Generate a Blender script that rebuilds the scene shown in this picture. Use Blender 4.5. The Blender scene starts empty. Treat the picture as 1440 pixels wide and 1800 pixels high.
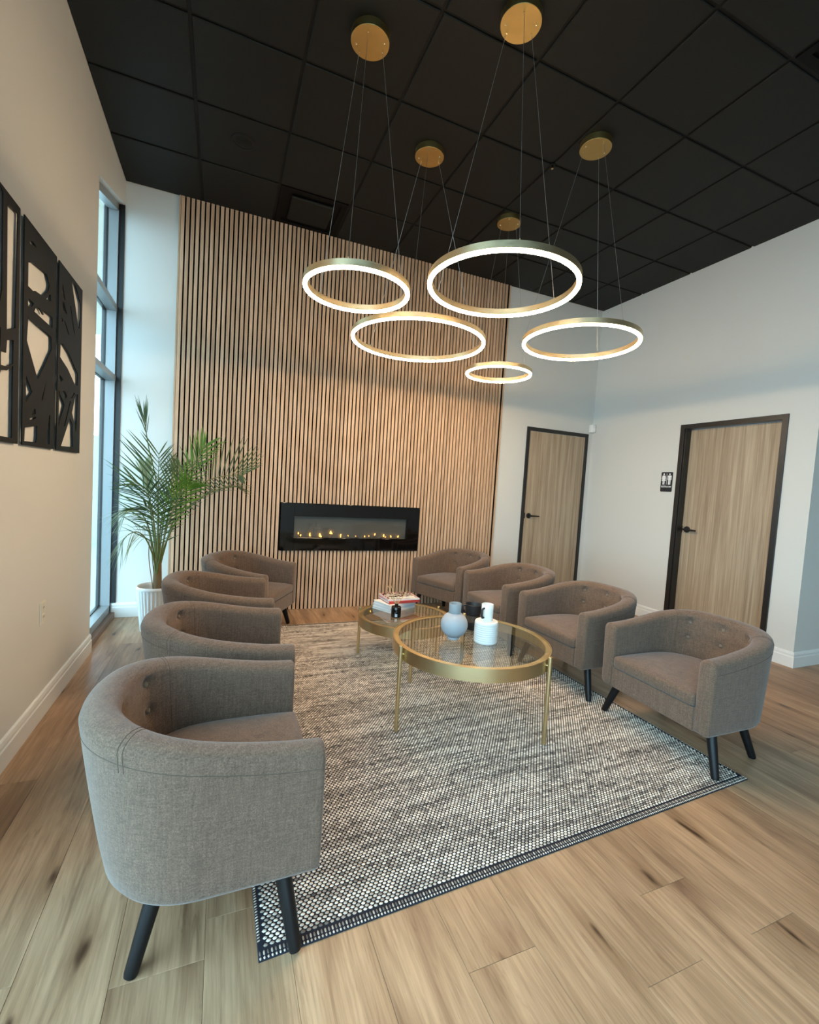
import bpy, math, random
import numpy as np
from mathutils import Vector, Matrix

S = bpy.context.scene
COL = S.collection
PI = math.pi
rnd = random.Random(7)

# ---------------------------------------------------------------- camera
CAM_H = 1.3473
ZC = 3.813            # ceiling
XL, XR, YB = -0.852, 4.563, 4.720
cam = bpy.data.objects.new('camera', bpy.data.cameras.new('camera'))
COL.objects.link(cam)
cr, cu, cf = Vector((0.92203691, -0.38217182, 0.06158443)), Vector((-0.03504488, 0.07602752, 0.99648968)), Vector((0.38551239, 0.92095848, -0.05670701))
cam.matrix_world = Matrix(((cr.x, cu.x, -cf.x, 0), (cr.y, cu.y, -cf.y, 0), (cr.z, cu.z, -cf.z, CAM_H), (0, 0, 0, 1)))
cam.data.sensor_fit = 'VERTICAL'
cam.data.sensor_height = 24.0
cam.data.lens = 24.0 * 792.66 / 1800.0
cam.data.clip_start = 0.02
S.camera = cam

# ---------------------------------------------------------------- world (bright overcast sky) and exposure
SKY = 6.0
w = bpy.data.worlds.new('sky'); S.world = w; w.use_nodes = True
bg = w.node_tree.nodes['Background']
bg.inputs[0].default_value = (0.53, 0.79, 1.0, 1)
bg.inputs[1].default_value = SKY
RING_GLOW = 52.0
S.view_settings.view_transform = 'Standard'
S.view_settings.look = 'None'
S.view_settings.gamma = 1.0
S.view_settings.use_curve_mapping = False
S.view_settings.exposure = 0.76
cy = S.cycles
cy.use_denoising = True
cy.max_bounces = 9; cy.diffuse_bounces = 5; cy.glossy_bounces = 5; cy.transparent_max_bounces = 16; cy.transmission_bounces = 6
cy.sample_clamp_indirect = 6.0
cy.caustics_reflective = False; cy.caustics_refractive = False

def portal(name, loc, rot, sx, sy):
    l = bpy.data.lights.new(name, 'AREA'); l.shape = 'RECTANGLE'; l.size = sx; l.size_y = sy
    l.cycles.is_portal = True
    o = bpy.data.objects.new(name, l); COL.objects.link(o); o.location = loc; o.rotation_euler = rot
    return o
FRONT_Y = -2.3
portal('daylight_portal', (0.1, FRONT_Y + 0.06, 1.55), (PI / 2, 0, 0), 1.6, 3.0)
portal('daylight_portal', (XL - 0.04, -0.28, 1.55), (0, -PI / 2, 0), 3.0, 3.6)
portal('daylight_portal', (XL - 0.02, 4.27, 1.8), (0, -PI / 2, 0), 3.3, 0.84)

# ---------------------------------------------------------------- materials
def lin(c):
    if isinstance(c, str):
        c = tuple(int(c[i:i + 2], 16) / 255 for i in (0, 2, 4))
        c = tuple(x / 12.92 if x <= 0.04045 else ((x + 0.055) / 1.055) ** 2.4 for x in c)
    return (c[0], c[1], c[2], 1.0)

class NT:
    def __init__(s, name):
        s.m = bpy.data.materials.new(name); s.m.use_nodes = True
        s.t = s.m.node_tree; s.b = s.t.nodes['Principled BSDF']; s.out = s.t.nodes['Material Output']
    def n(s, typ, **k):
        x = s.t.nodes.new(typ)
        for a, v in k.items():
            if a.startswith('i_'):
                x.inputs[a[2:].replace('_', ' ')].default_value = v
            else: setattr(x, a, v)
        return x
    def l(s, a, b): s.t.links.new(a, b)
    def coord(s, scale=(1, 1, 1), rand=0.0):
        tc = s.n('ShaderNodeTexCoord'); mp = s.n('ShaderNodeMapping'); mp.inputs['Scale'].default_value = scale
        if rand:
            oi = s.n('ShaderNodeObjectInfo'); mu = s.n('ShaderNodeMath', operation='MULTIPLY'); mu.inputs[1].default_value = rand
            s.l(oi.outputs['Random'], mu.inputs[0]); ad = s.n('ShaderNodeVectorMath', operation='ADD')
            s.l(tc.outputs['Object'], ad.inputs[0]); s.l(mu.outputs[0], ad.inputs[1]); s.l(ad.outputs[0], mp.inputs[0])
        else: s.l(tc.outputs['Object'], mp.inputs[0])
        return mp.outputs[0]
    def noise(s, vec, scale, detail=3, rough=0.55, dist=0.0):
        x = s.n('ShaderNodeTexNoise'); x.inputs['Scale'].default_value = scale; x.inputs['Detail'].default_value = detail
        x.inputs['Roughness'].default_value = rough; x.inputs['Distortion'].default_value = dist
        s.l(vec, x.inputs['Vector']); return x.outputs['Fac']
    def ramp(s, fac, stops):
        r = s.n('ShaderNodeValToRGB'); e = r.color_ramp.elements
        while len(e) < len(stops): e.new(0.5)
        for q, (p, c) in zip(e, stops): q.position = p; q.color = lin(c)
        s.l(fac, r.inputs[0]); return r.outputs[0]
    def mix(s, a, b, fac, typ='MIX'):
        x = s.n('ShaderNodeMix', data_type='RGBA', blend_type=typ)
        for sock, v in ((x.inputs[0], fac), (x.inputs[6], a), (x.inputs[7], b)):
            if hasattr(v, 'links'): s.l(v, sock)
            else: sock.default_value = v
        return x.outputs[2]
    def bump(s, h, strength=0.2, dist=0.002):
        x = s.n('ShaderNodeBump'); x.inputs['Strength'].default_value = strength; x.inputs['Distance'].default_value = dist
        s.l(h, x.inputs['Height']); s.l(x.outputs[0], s.b.inputs['Normal'])

def plain(name, c, rough=0.5, metal=0.0, spec=0.5, emit=None, es=0.0):
    t = NT(name); b = t.b
    b.inputs['Base Color'].default_value = lin(c); b.inputs['Roughness'].default_value = rough
    b.inputs['Metallic'].default_value = metal; b.inputs['Specular IOR Level'].default_value = spec
    if emit: b.inputs['Emission Color'].default_value = lin(emit); b.inputs['Emission Strength'].default_value = es
    return t.m

def paint(name, c, bump=0.12):
    t = NT(name); t.b.inputs['Base Color'].default_value = lin(c); t.b.inputs['Roughness'].default_value = 0.6
    t.b.inputs['Specular IOR Level'].default_value = 0.3
    t.bump(t.noise(t.coord(), 140, 3), bump, 0.0015); return t.m

def wood(name, stops, scale, rough=0.45, rand=60.0, var=0.25, bump=0.1, knots=False, fine=None):
    t = NT(name); v = t.coord(scale, rand)
    a = t.noise(v, 1.0, 5, 0.6, 1.2)
    col = t.ramp(a, stops)
    f = t.noise(t.coord(fine or tuple(x * 6 for x in scale), rand), 1.0, 3, 0.6)
    col = t.mix(col, t.ramp(f, [(0.3, (0.55, 0.52, 0.5)), (0.62, (1, 1, 1))]), 0.55, 'MULTIPLY')
    oi = t.n('ShaderNodeObjectInfo')
    col = t.mix(col, t.ramp(oi.outputs['Random'], [(0.0, (1 - var, 1 - var * 1.03, 1 - var * 1.1)), (1.0, (1 + var * 0.15,) * 3)]), 1.0, 'MULTIPLY')
    if knots:
        m_ = t.noise(t.coord((36, 2.6, 20), rand), 1.0, 5, 0.7, 1.6)
        col = t.mix(col, t.ramp(m_, [(0.30, (0.52, 0.46, 0.42)), (0.45, (0.95, 0.94, 0.93)), (0.66, (1.10, 1.10, 1.10))]), 0.6, 'MULTIPLY')
        k = t.noise(t.coord((2.6, 0.55, 1), rand), 1.0, 2, 0.5, 0.8)
        col = t.mix(col, (0.42, 0.34, 0.29, 1), t.ramp(k, [(0.60, (0, 0, 0)), (0.76, (0.75, 0.75, 0.75))]), 'MULTIPLY')
        vo = t.n('ShaderNodeTexVoronoi', voronoi_dimensions='2D'); vo.inputs['Scale'].default_value = 1.0
        wob = t.n('ShaderNodeMix', data_type='RGBA', blend_type='LINEAR_LIGHT'); wob.inputs[0].default_value = 0.10
        nz = t.n('ShaderNodeTexNoise'); nz.inputs['Scale'].default_value = 9.0; t.l(t.coord((2, 0.6, 1), rand), nz.inputs['Vector'])
        t.l(t.coord((4.4, 1.25, 1), rand), wob.inputs[6]); t.l(nz.outputs['Color'], wob.inputs[7]); t.l(wob.outputs[2], vo.inputs['Vector'])
        col = t.mix(col, (0.55, 0.47, 0.41, 1), t.ramp(vo.outputs['Distance'], [(0.02, (0.8, 0.8, 0.8)), (0.30, (0, 0, 0))]), 'MULTIPLY')
        col = t.mix(col, (0.16, 0.12, 0.10, 1), t.ramp(vo.outputs['Distance'], [(0.015, (0.92, 0.92, 0.92)), (0.07, (0, 0, 0))]), 'MULTIPLY')
    t.l(col, t.b.inputs['Base Color']); t.b.inputs['Roughness'].default_value = rough
    t.b.inputs['Specular IOR Level'].default_value = 0.4
    if bump: t.bump(f, bump, 0.001)
    return t.m

def glass(name, tint, rough=0.0, f0=1.45, refl=1.0):
    t = NT(name); t.t.nodes.remove(t.b)
    tr = t.n('ShaderNodeBsdfTransparent'); tr.inputs[0].default_value = lin(tint)
    gl = t.n('ShaderNodeBsdfGlossy'); gl.inputs['Roughness'].default_value = rough; gl.inputs[0].default_value = (refl, refl, refl, 1)
    fr = t.n('ShaderNodeFresnel'); fr.inputs[0].default_value = f0
    ge = t.n('ShaderNodeNewGeometry'); su = t.n('ShaderNodeMath', operation='SUBTRACT'); su.inputs[0].default_value = 1.0; t.l(ge.outputs['Backfacing'], su.inputs[1])
    mu = t.n('ShaderNodeMath', operation='MULTIPLY'); t.l(fr.outputs[0], mu.inputs[0]); t.l(su.outputs[0], mu.inputs[1])
    mx = t.n('ShaderNodeMixShader'); t.l(mu.outputs[0], mx.inputs[0]); t.l(tr.outputs[0], mx.inputs[1]); t.l(gl.outputs[0], mx.inputs[2])
    t.l(mx.outputs[0], t.out.inputs[0]); return t.m

def fabric(name, c1, c2):
    t = NT(name)
    a = t.noise(t.coord((1, 1, 1)), 260, 2, 0.7)
    b = t.noise(t.coord((30, 30, 260)), 1.0, 3, 0.6)
    c = t.noise(t.coord((160, 160, 14)), 1.0, 3, 0.6)
    col = t.mix(t.ramp(a, [(0.3, c1), (0.7, c2)]), t.ramp(b, [(0.32, (0.62, 0.62, 0.62)), (0.6, (1, 1, 1))]), 0.6, 'MULTIPLY')
    col = t.mix(col, t.ramp(c, [(0.36, (0.74, 0.74, 0.74)), (0.6, (1.08, 1.08, 1.08))]), 0.6, 'MULTIPLY')
    t.l(col, t.b.inputs['Base Color']); t.b.inputs['Roughness'].default_value = 0.9
    t.b.inputs['Specular IOR Level'].default_value = 0.15
    t.b.inputs['Sheen Weight'].default_value = 0.25; t.b.inputs['Sheen Roughness'].default_value = 0.5
    t.bump(a, 0.35, 0.0012); return t.m

def brushed(name, c, rough):
    t = NT(name); a = t.noise(t.coord((18, 18, 420)), 1.0, 2)
    t.b.inputs['Base Color'].default_value = lin(c); t.b.inputs['Metallic'].default_value = 1.0
    r = t.ramp(a, [(0.3, (rough - 0.07,) * 3), (0.7, (rough + 0.07,) * 3)]); t.l(r, t.b.inputs['Roughness'])
    t.bump(a, 0.04, 0.0004); return t.m

M = {}
M['paint'] = paint('white wall paint', (0.68, 0.675, 0.645))
M['trim'] = plain('white trim gloss', (0.80, 0.80, 0.78), 0.35)
M['tile'] = paint('black ceiling tile', (0.0058, 0.0066, 0.0060), 0.5)
M['tee'] = plain('black ceiling grid', (0.0035, 0.0037, 0.0035), 0.6, 0, 0.25)
M['black'] = plain('satin black', (0.008, 0.008, 0.009), 0.4)
M['vent'] = plain('matt black vent metal', (0.002, 0.002, 0.002), 0.6, 0, 0.15)
M['felt'] = plain('black felt', (0.006, 0.005, 0.005), 0.95, 0, 0.1)
M['plank'] = wood('oak vinyl plank', [(0.26, '8a6850'), (0.44, 'a98768'), (0.60, 'bb9776'), (0.78, 'c8a886')], (9.0, 1.1, 10), 0.40, 80.0, 0.12, 0.10, True, (110, 3.6, 60))
M['subfloor'] = plain('dark plank joint', (0.05, 0.035, 0.025), 0.8)
M['slat'] = wood('oak slat veneer', [(0.25, 'caa586'), (0.5, 'dab595'), (0.75, 'e6c7aa')], (22, 22, 1.4), 0.5, 40.0, 0.20, 0.05, False, (150, 150, 6))
M['door'] = wood('ash laminate', [(0.28, '907c66'), (0.45, 'ab967e'), (0.62, 'bca990'), (0.78, 'c8b8a2')], (20, 20, 0.5), 0.45, 30.0, 0.04, 0.04, False, (120, 120, 2.2))
M['bronze'] = plain('dark bronze door frame', (0.014, 0.012, 0.011), 0.38)
M['alu'] = plain('grey anodised aluminium', (0.30, 0.32, 0.33), 0.42, 0.35)
M['wood_strip'] = plain('brown threshold strip', (0.20, 0.13, 0.095), 0.5)
M['brass'] = brushed('brushed brass', (0.66, 0.53, 0.30), 0.36)
M['brass_ring'] = brushed('satin brass ring', (0.80, 0.63, 0.38), 0.36)
M['canopy'] = brushed('brushed brass canopy', (0.47, 0.335, 0.13), 0.40)
M['screw'] = plain('bright brass screw', (0.95, 0.85, 0.6), 0.2, 1.0)
M['cable'] = plain('steel cable', (0.42, 0.41, 0.39), 0.35, 0.8)
M['led'] = plain('lit LED diffuser', (0.9, 0.85, 0.75), 0.5, 0, 0.5, (1.0, 0.73, 0.45), RING_GLOW)
M['fabric'] = fabric('taupe woven upholstery', '5c483b', '7d6757')
M['button'] = fabric('taupe button cloth', '6b5b4d', '8b7a69')
M['fabric_seam'] = plain('taupe seam thread', '54463b', 0.9)
M['leg'] = plain('black lacquered wood', (0.005, 0.005, 0.006), 0.42, 0, 0.3)
M['dust'] = plain('black dust cover', (0.01, 0.01, 0.01), 0.9)
M['table_glass'] = glass('smoked table glass', (0.82, 0.85, 0.82), 0.0, 2.15)
M['win_glass'] = glass('window glass', (0.90, 0.96, 0.95), 0.0, 1.45)
M['fire_glass'] = glass('fireplace glass', (0.80, 0.80, 0.80), 0.0, 1.5)
M['fire_black'] = plain('gloss black glass frame', (0.003, 0.003, 0.003), 0.06)
M['fire_back'] = plain('charcoal firebox lining', (0.17, 0.175, 0.16), 0.6)
M['ember'] = plain('grey ember crystal', (0.10, 0.085, 0.07), 0.25)
M['flame'] = plain('amber flame', (1, 0.5, 0.1), 0.5, 0, 0.5, (1.0, 0.42, 0.06), 7.0)
M['grey_ceramic'] = plain('matt pale grey ceramic', (0.37, 0.39, 0.42), 0.55)
M['grey_neck'] = plain('grey ceramic neck', (0.25, 0.28, 0.30), 0.55)
M['white_ceramic'] = plain('white ceramic', (0.80, 0.79, 0.76), 0.4)
M['black_ceramic'] = plain('matt black ceramic', (0.012, 0.012, 0.014), 0.5)
M['brown_ceramic'] = plain('brown glazed band', (0.10, 0.075, 0.055), 0.4)
M['bottle'] = plain('black bottle glass', (0.006, 0.005, 0.005), 0.08)
M['reed'] = plain('rattan reed', (0.60, 0.44, 0.24), 0.7)
M['paper'] = plain('book paper', (0.74, 0.73, 0.70), 0.7)
M['cover_white'] = plain('white book cover', (0.78, 0.77, 0.76), 0.35)
M['cover_blue'] = plain('pale blue book cover', (0.56, 0.62, 0.72), 0.35)
M['cover_red'] = plain('red book cover', (0.52, 0.06, 0.05), 0.35)
M['pot'] = plain('white ribbed pot', (0.72, 0.73, 0.72), 0.45)
M['soil'] = plain('dark potting soil', (0.008, 0.006, 0.005), 0.95)
M['plastic'] = plain('white plastic', (0.78, 0.78, 0.76), 0.4)
M['outlet'] = plain('ivory plastic', (0.70, 0.66, 0.55), 0.4)
M['dark_slot'] = plain('dark slot', (0.02, 0.02, 0.02), 0.6)
M['sign_black'] = plain('black sign plate', (0.012, 0.013, 0.018), 0.4)
M['sign_white'] = plain('white sign lettering', (0.85, 0.85, 0.85), 0.5)
M['concrete'] = paint('pale concrete', (0.32, 0.32, 0.31), 0.3)
M['fence'] = plain('pale painted fence board', (0.46, 0.52, 0.45), 0.7)
M['stucco'] = paint('beige stucco', (0.60, 0.53, 0.43), 0.4)
M['art'] = plain('black painted steel', (0.005, 0.0055, 0.006), 0.6, 0, 0.25)

def leaf_mat(name, c1, c2):
    t = NT(name); a = t.noise(t.coord(), 9.0, 2)
    col = t.ramp(a, [(0.35, c1), (0.65, c2)])
    t.l(col, t.b.inputs['Base Color']); t.b.inputs['Roughness'].default_value = 0.4
    tl = t.n('ShaderNodeBsdfTranslucent'); t.l(col, tl.inputs[0])
    mx = t.n('ShaderNodeMixShader'); mx.inputs[0].default_value = 0.3
    t.l(t.b.outputs[0], mx.inputs[1]); t.l(tl.outputs[0], mx.inputs[2]); t.l(mx.outputs[0], t.out.inputs[0])
    return t.m
M['leaf'] = leaf_mat('palm leaf green', (0.045, 0.080, 0.026), (0.090, 0.145, 0.045))
M['leaf_bright'] = leaf_mat('bright palm leaf', (0.09, 0.22, 0.02), (0.15, 0.32, 0.03))
M['leaf_pale'] = leaf_mat('pale palm leaf', (0.22, 0.32, 0.18), (0.36, 0.44, 0.30))
M['stalk'] = plain('palm stalk', (0.13, 0.15, 0.04), 0.5)
M['sheath'] = plain('brown palm sheath', (0.16, 0.10, 0.04), 0.7)

def rug_mat():
    t = NT('woven wool loops'); at = t.n('ShaderNodeAttribute', attribute_name='tone')
    col = t.ramp(at.outputs['Fac'], [(0.0, (0.02, 0.02, 0.026)), (0.35, (0.18, 0.148, 0.125)), (0.7, (0.49, 0.405, 0.335)), (1.0, (0.84, 0.73, 0.62))])
    t.l(col, t.b.inputs['Base Color']); t.b.inputs['Roughness'].default_value = 0.95; t.b.inputs['Specular IOR Level'].default_value = 0.1
    return t.m
M['rug'] = rug_mat()
M['rug_base'] = plain('dark rug warp', (0.024, 0.025, 0.034), 0.95, 0, 0.1)

def magazine_mat():
    t = NT('printed magazine cover'); v = t.coord((1, 1, 1))
    a = t.noise(v, 22, 3, 0.6, 1.0)
    col = t.ramp(a, [(0.36, (0.015, 0.012, 0.012)), (0.46, (0.10, 0.05, 0.04)), (0.52, (0.45, 0.33, 0.30)), (0.58, (0.75, 0.72, 0.70)), (0.66, (0.03, 0.03, 0.03))])
    t.l(col, t.b.inputs['Base Color']); t.b.inputs['Roughness'].default_value = 0.25
    return t.m
M['magazine'] = magazine_mat()

# ---------------------------------------------------------------- geometry helpers
class G:
    def __init__(s): s.v = []; s.f = []
    def add(s, v, f):
        o = len(s.v); s.v += [tuple(map(float, p)) for p in v]; s.f += [tuple(i + o for i in q) for q in f]; return s
    def box(s, x0, x1, y0, y1, z0, z1):
        return s.add([(x, y, z) for z in (z0, z1) for y in (y0, y1) for x in (x0, x1)],
                     [(0, 2, 3, 1), (4, 5, 7, 6), (0, 1, 5, 4), (2, 6, 7, 3), (0, 4, 6, 2), (1, 3, 7, 5)])
    def cbox(s, x0, x1, y0, y1, z0, z1, c=0.003, top=1):
        """box whose edges on the +z (top=1) or -z (top=-1) side are chamfered"""
        if top < 0: a, b, d = z1, z0 + c, z0
        else: a, b, d = z0, z1 - c, z1
        v = [(x, y, z) for z, k in ((a, 0), (b, 0), (d, c)) for (x, y) in ((x0 + k, y0 + k), (x1 - k, y0 + k), (x1 - k, y1 - k), (x0 + k, y1 - k))]
        f = [(3, 2, 1, 0), (8, 9, 10, 11)] + [(l + i, l + (i + 1) % 4, l + 4 + (i + 1) % 4, l + 4 + i) for l in (0, 4) for i in range(4)]
        if top < 0: f = [q[::-1] for q in f]
        return s.add(v, f)
    def lathe(s, prof, n=48, c=(0, 0, 0), closed=False, flute=None):
        v = []; m = len(prof)
        for j in range(n):
            a = 2 * PI * j / n
            for k, (r, z) in enumerate(prof):
                rr = r * (1 + flute(a, z)) if flute else r
                v.append((c[0] + rr * math.cos(a), c[1] + rr * math.sin(a), c[2] + z))
        f = []
        for j in range(n):
            j2 = (j + 1) % n
            for k in range(m if closed else m - 1):
                k2 = (k + 1) % m
                f.append((j * m + k, j2 * m + k, j2 * m + k2, j * m + k2))
        if not closed:
            for k, fl in ((0, True), (m - 1, False)):
                if prof[k][0] > 1e-6:
                    q = tuple(j * m + k for j in range(n)); f.append(q[::-1] if fl else q)
        return s.add(v, f)
    def tube(s, pts, rad, n=8, cap=True):
        pts = [Vector(p) for p in pts]
        if not hasattr(rad, '__len__'): rad = [rad] * len(pts)
        v = []; up = None
        for i, p in enumerate(pts):
            d = (pts[min(i + 1, len(pts) - 1)] - pts[max(i - 1, 0)]).normalized()
            if up is None: up = d.orthogonal().normalized()
            up = (up - d * up.dot(d)).normalized(); sd = d.cross(up)
            for j in range(n):
                a = 2 * PI * j / n; v.append(p + (up * math.cos(a) + sd * math.sin(a)) * rad[i])
        f = [(i * n + j, i * n + (j + 1) % n, (i + 1) * n + (j + 1) % n, (i + 1) * n + j) for i in range(len(pts) - 1) for j in range(n)]
        if cap: f += [tuple(range(n))[::-1], tuple((len(pts) - 1) * n + j for j in range(n))]
        return s.add(v, f)
    def prism(s, poly, axis, d0, d1):
        """extrude a polygon (2-D points) along axis 'x','y' or 'z'"""
        def P(a, b, d): return {'x': (d, a, b), 'y': (a, d, b), 'z': (a, b, d)}[axis]
        n = len(poly); v = [P(a, b, d0) for a, b in poly] + [P(a, b, d1) for a, b in poly]
        return s.add(v, [tuple(range(n))[::-1], tuple(range(n, 2 * n))] + [(i, (i + 1) % n, n + (i + 1) % n, n + i) for i in range(n)])
    def mesh(s, name, mat, smooth=None):
        me = bpy.data.meshes.new(name); me.from_pydata(s.v, [], s.f); me.update()
        import bmesh
        bm = bmesh.new(); bm.from_mesh(me); bmesh.ops.recalc_face_normals(bm, faces=bm.faces); bm.to_mesh(me); bm.free()
        if mat: me.materials.append(M[mat])
        if smooth is not None:
            me.polygons.foreach_set('use_smooth', [True] * len(me.polygons))
            if smooth < 180: me.set_sharp_from_angle(angle=math.radians(smooth))
        return me
    def obj(s, name, mat, parent=None, smooth=None, loc=(0, 0, 0)):
        return link(name, s.mesh(name, mat, smooth), parent, loc)

def link(name, me, parent=None, loc=(0, 0, 0), rotz=0.0):
    o = bpy.data.objects.new(name, me); COL.objects.link(o); o.parent = parent; o.location = loc; o.rotation_euler = (0, 0, rotz)
    return o
def tag(o, label, cat, group=None):
    o['label'] = label; o['category'] = cat
    if group: o['group'] = group
    return o
def thing(name, label, cat, loc=(0, 0, 0), rotz=0.0, group=None):
    return tag(link(name, None, None, loc, rotz), label, cat, group)
def struct(o, label=None):
    o['kind'] = 'structure'
    if label: o['label'] = label
    return o
def bevel(o, wd=0.003, seg=2):
    m = o.modifiers.new('bevel', 'BEVEL'); m.width = wd; m.segments = seg; m.limit_method = 'ANGLE'; m.angle_limit = math.radians(40); return o

# ---------------------------------------------------------------- floor with its planks
EAST = 5.85
floor = struct(G().box(XL - 0.2, EAST + 0.1, FRONT_Y - 0.1, YB + 0.1, -0.14, -0.006).obj('floor', 'subfloor'), 'pale brown oak plank floor of the waiting room')
PW = 0.228
fixed = {10: [1.02], 7: [1.00], 3: [1.28], 1: [3.97]}
x = -0.911; k = 0
cache = {}
while x < EAST:
    cuts = []
    base = fixed.get(k, [rnd.choice((-1.2, -0.7, 2.3, 2.9, 3.4, 0.35))])[0]
    y = base
    while y > FRONT_Y: cuts.append(y); y -= 2.6
    y = base + 2.6
    while y < YB: cuts.append(y); y += 2.6
    cuts = sorted(c for c in cuts if FRONT_Y + 0.15 < c < YB - 0.12)
    ed = [FRONT_Y] + cuts + [YB]
    for a, b in zip(ed[:-1], ed[1:]):
        L = round(b - a, 3)
        if L not in cache: cache[L] = G().cbox(-PW / 2 + 0.0003, PW / 2 - 0.0003, -L / 2 + 0.0003, L / 2 - 0.0003, -0.008, 0, 0.0008).mesh('plank', 'plank')
        link('plank', cache[L], floor, (x + PW / 2, (a + b) / 2, 0))
    x += PW; k += 1

# ---------------------------------------------------------------- ceiling: grid of black lay-in tiles
ceiling = struct(G().box(XL - 0.2, EAST + 0.1, FRONT_Y - 0.1, YB + 0.1, ZC + 0.02, ZC + 0.14).obj('ceiling', 'tee'), 'black suspended ceiling of square lay-in tiles')
T = 0.6096; X0, Y0 = -0.2498, 2.8862
tile_me = G().cbox(-T / 2 + 0.010, T / 2 - 0.010, -T / 2 + 0.010, T / 2 - 0.010, ZC - 0.006, ZC + 0.012, 0.004, -1).mesh('ceiling_tile', 'tile')
VENTS = {(1, 2), (5, -3)}
for i in range(-1, 10):
    for j in range(-8, 3):
        if (i, j) in VENTS: continue
        link('ceiling_tile', tile_me, ceiling, (X0 + (i + 0.5) * T, Y0 + (j + 0.5) * T, 0))
long_me = G().box(-0.012, 0.012, FRONT_Y, YB, ZC + 0.003, ZC + 0.02).mesh('ceiling_tee', 'tee')
for i in range(0, 11): link('ceiling_tee', long_me, ceiling, (X0 + i * T, 0, 0))
cross_me = G().box(XL, EAST, -0.012, 0.012, ZC + 0.0035, ZC + 0.02).mesh('ceiling_cross_tee', 'tee')
for j in range(-8, 4): link('ceiling_cross_tee', cross_me, ceiling, (0, Y0 + j * T, 0))

def vent(cx, cy, label):
    t = thing('ceiling_vent', label, 'vent', (cx, cy, ZC))
    g = G()
    h = T / 2 - 0.014
    g.box(-h, h, -h, -h + 0.05, -0.004, 0.01).box(-h, h, h - 0.05, h, -0.004, 0.01).box(-h, -h + 0.05, -h + 0.05, h - 0.05, -0.004, 0.01).box(h - 0.05, h, -h + 0.05, h - 0.05, -0.004, 0.01)
    g.obj('frame', 'vent', t)
    r = G(); a = h - 0.05
    for q0, q1, z0, z1 in ((a, a - 0.05, 0.012, 0.05),):
        for sx, sy in ((1, 0), (-1, 0), (0, 1), (0, -1)):
            if sx: r.add([(sx * q0, -q0, z0), (sx * q0, q0, z0), (sx * q1, q1, z1), (sx * q1, -q1, z1)], [(0, 1, 2, 3)])
            else: r.add([(-q0, sy * q0, z0), (q0, sy * q0, z0), (q1, sy * q1, z1), (-q1, sy * q1, z1)], [(0, 1, 2, 3)])
    r.obj('throat', 'vent', t)
    b = a - 0.055
    G().cbox(-b, b, -b, b, -0.012, 0.004, 0.008, -1).obj('plaque', 'tile', t)
    G().box(-a, a, -a, a, 0.014, 0.019).obj('plenum', 'vent', t)
    return t
vent(X0 + 1.5 * T, Y0 + 2.5 * T, 'square black ceiling air diffuser right above the slatted wall')
vent(X0 + 5.5 * T, Y0 - 2.5 * T, 'square black ceiling air diffuser cut off at the upper right frame edge')
t = thing('ceiling_speaker', 'round black ceiling speaker in a tile near the window corner', 'speaker', (0.06, 3.74, ZC - 0.004))
G().lathe([(0.088, 0), (0.085, -0.006), (0.072, -0.009), (0.07, -0.006)], 40).obj('rim', 'tile', t, 40)
G().lathe([(0.071, -0.002), (0.05, -0.008), (0.0, -0.010)], 40).obj('grille', 'tee', t, 60)
t = thing('sprinkler_head', 'tiny pale sprinkler head on the black ceiling between pendant canopies', 'sprinkler', (2.196, 2.895, ZC - 0.004))
G().lathe([(0.0, 0.0), (0.022, 0.0), (0.022, -0.004), (0.008, -0.006), (0.008, -0.02), (0.0, -0.02)], 20).obj('escutcheon', 'tee', t, 40)
G().lathe([(0.0, -0.02), (0.006, -0.02), (0.009, -0.028), (0.0, -0.03)], 12).obj('deflector', 'brass', t, 60)

# ---------------------------------------------------------------- walls
g = G()
WY0, WY1 = 3.848, YB
g.box(XL - 0.16, XL, FRONT_Y, -2.1, 0, ZC + 0.02).box(XL - 0.16, XL, 1.55, WY0, 0, ZC + 0.02).box(XL - 0.16, XL, -2.1, 1.55, 3.1, ZC + 0.02)
g.prism([(WY0, 3.35), (WY1, 3.61), (WY1, ZC + 0.02), (WY0, ZC + 0.02)], 'x', XL - 0.16, XL)
struct(g.obj('wall_left', 'paint'), 'white wall with the window and the black wall art')
struct(G().box(XL - 0.16, XR + 0.13, YB, YB + 0.14, 0, ZC + 0.02).obj('wall_back', 'paint'), 'white back wall behind the oak slats')
D2a, D2b, DTOP = 2.428, 3.436, 2.187
g = G()
g.box(XR, XR + 0.13, D2b - 0.01, YB, 0, ZC + 0.02).box(XR, XR + 0.13, 2.208, D2a + 0.01, 0, ZC + 0.02).box(XR, XR + 0.13, D2a + 0.01, D2b - 0.01, DTOP - 0.01, ZC + 0.02)
g.box(XR + 0.13, EAST, 2.208, 2.33, 0, ZC + 0.02)
struct(g.obj('wall_right', 'paint'), 'white wall with the restroom door, turning at its near corner')
struct(G().box(EAST, EAST + 0.12, FRONT_Y, 2.33, 0, ZC + 0.02).obj('wall_east', 'paint'))
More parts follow.
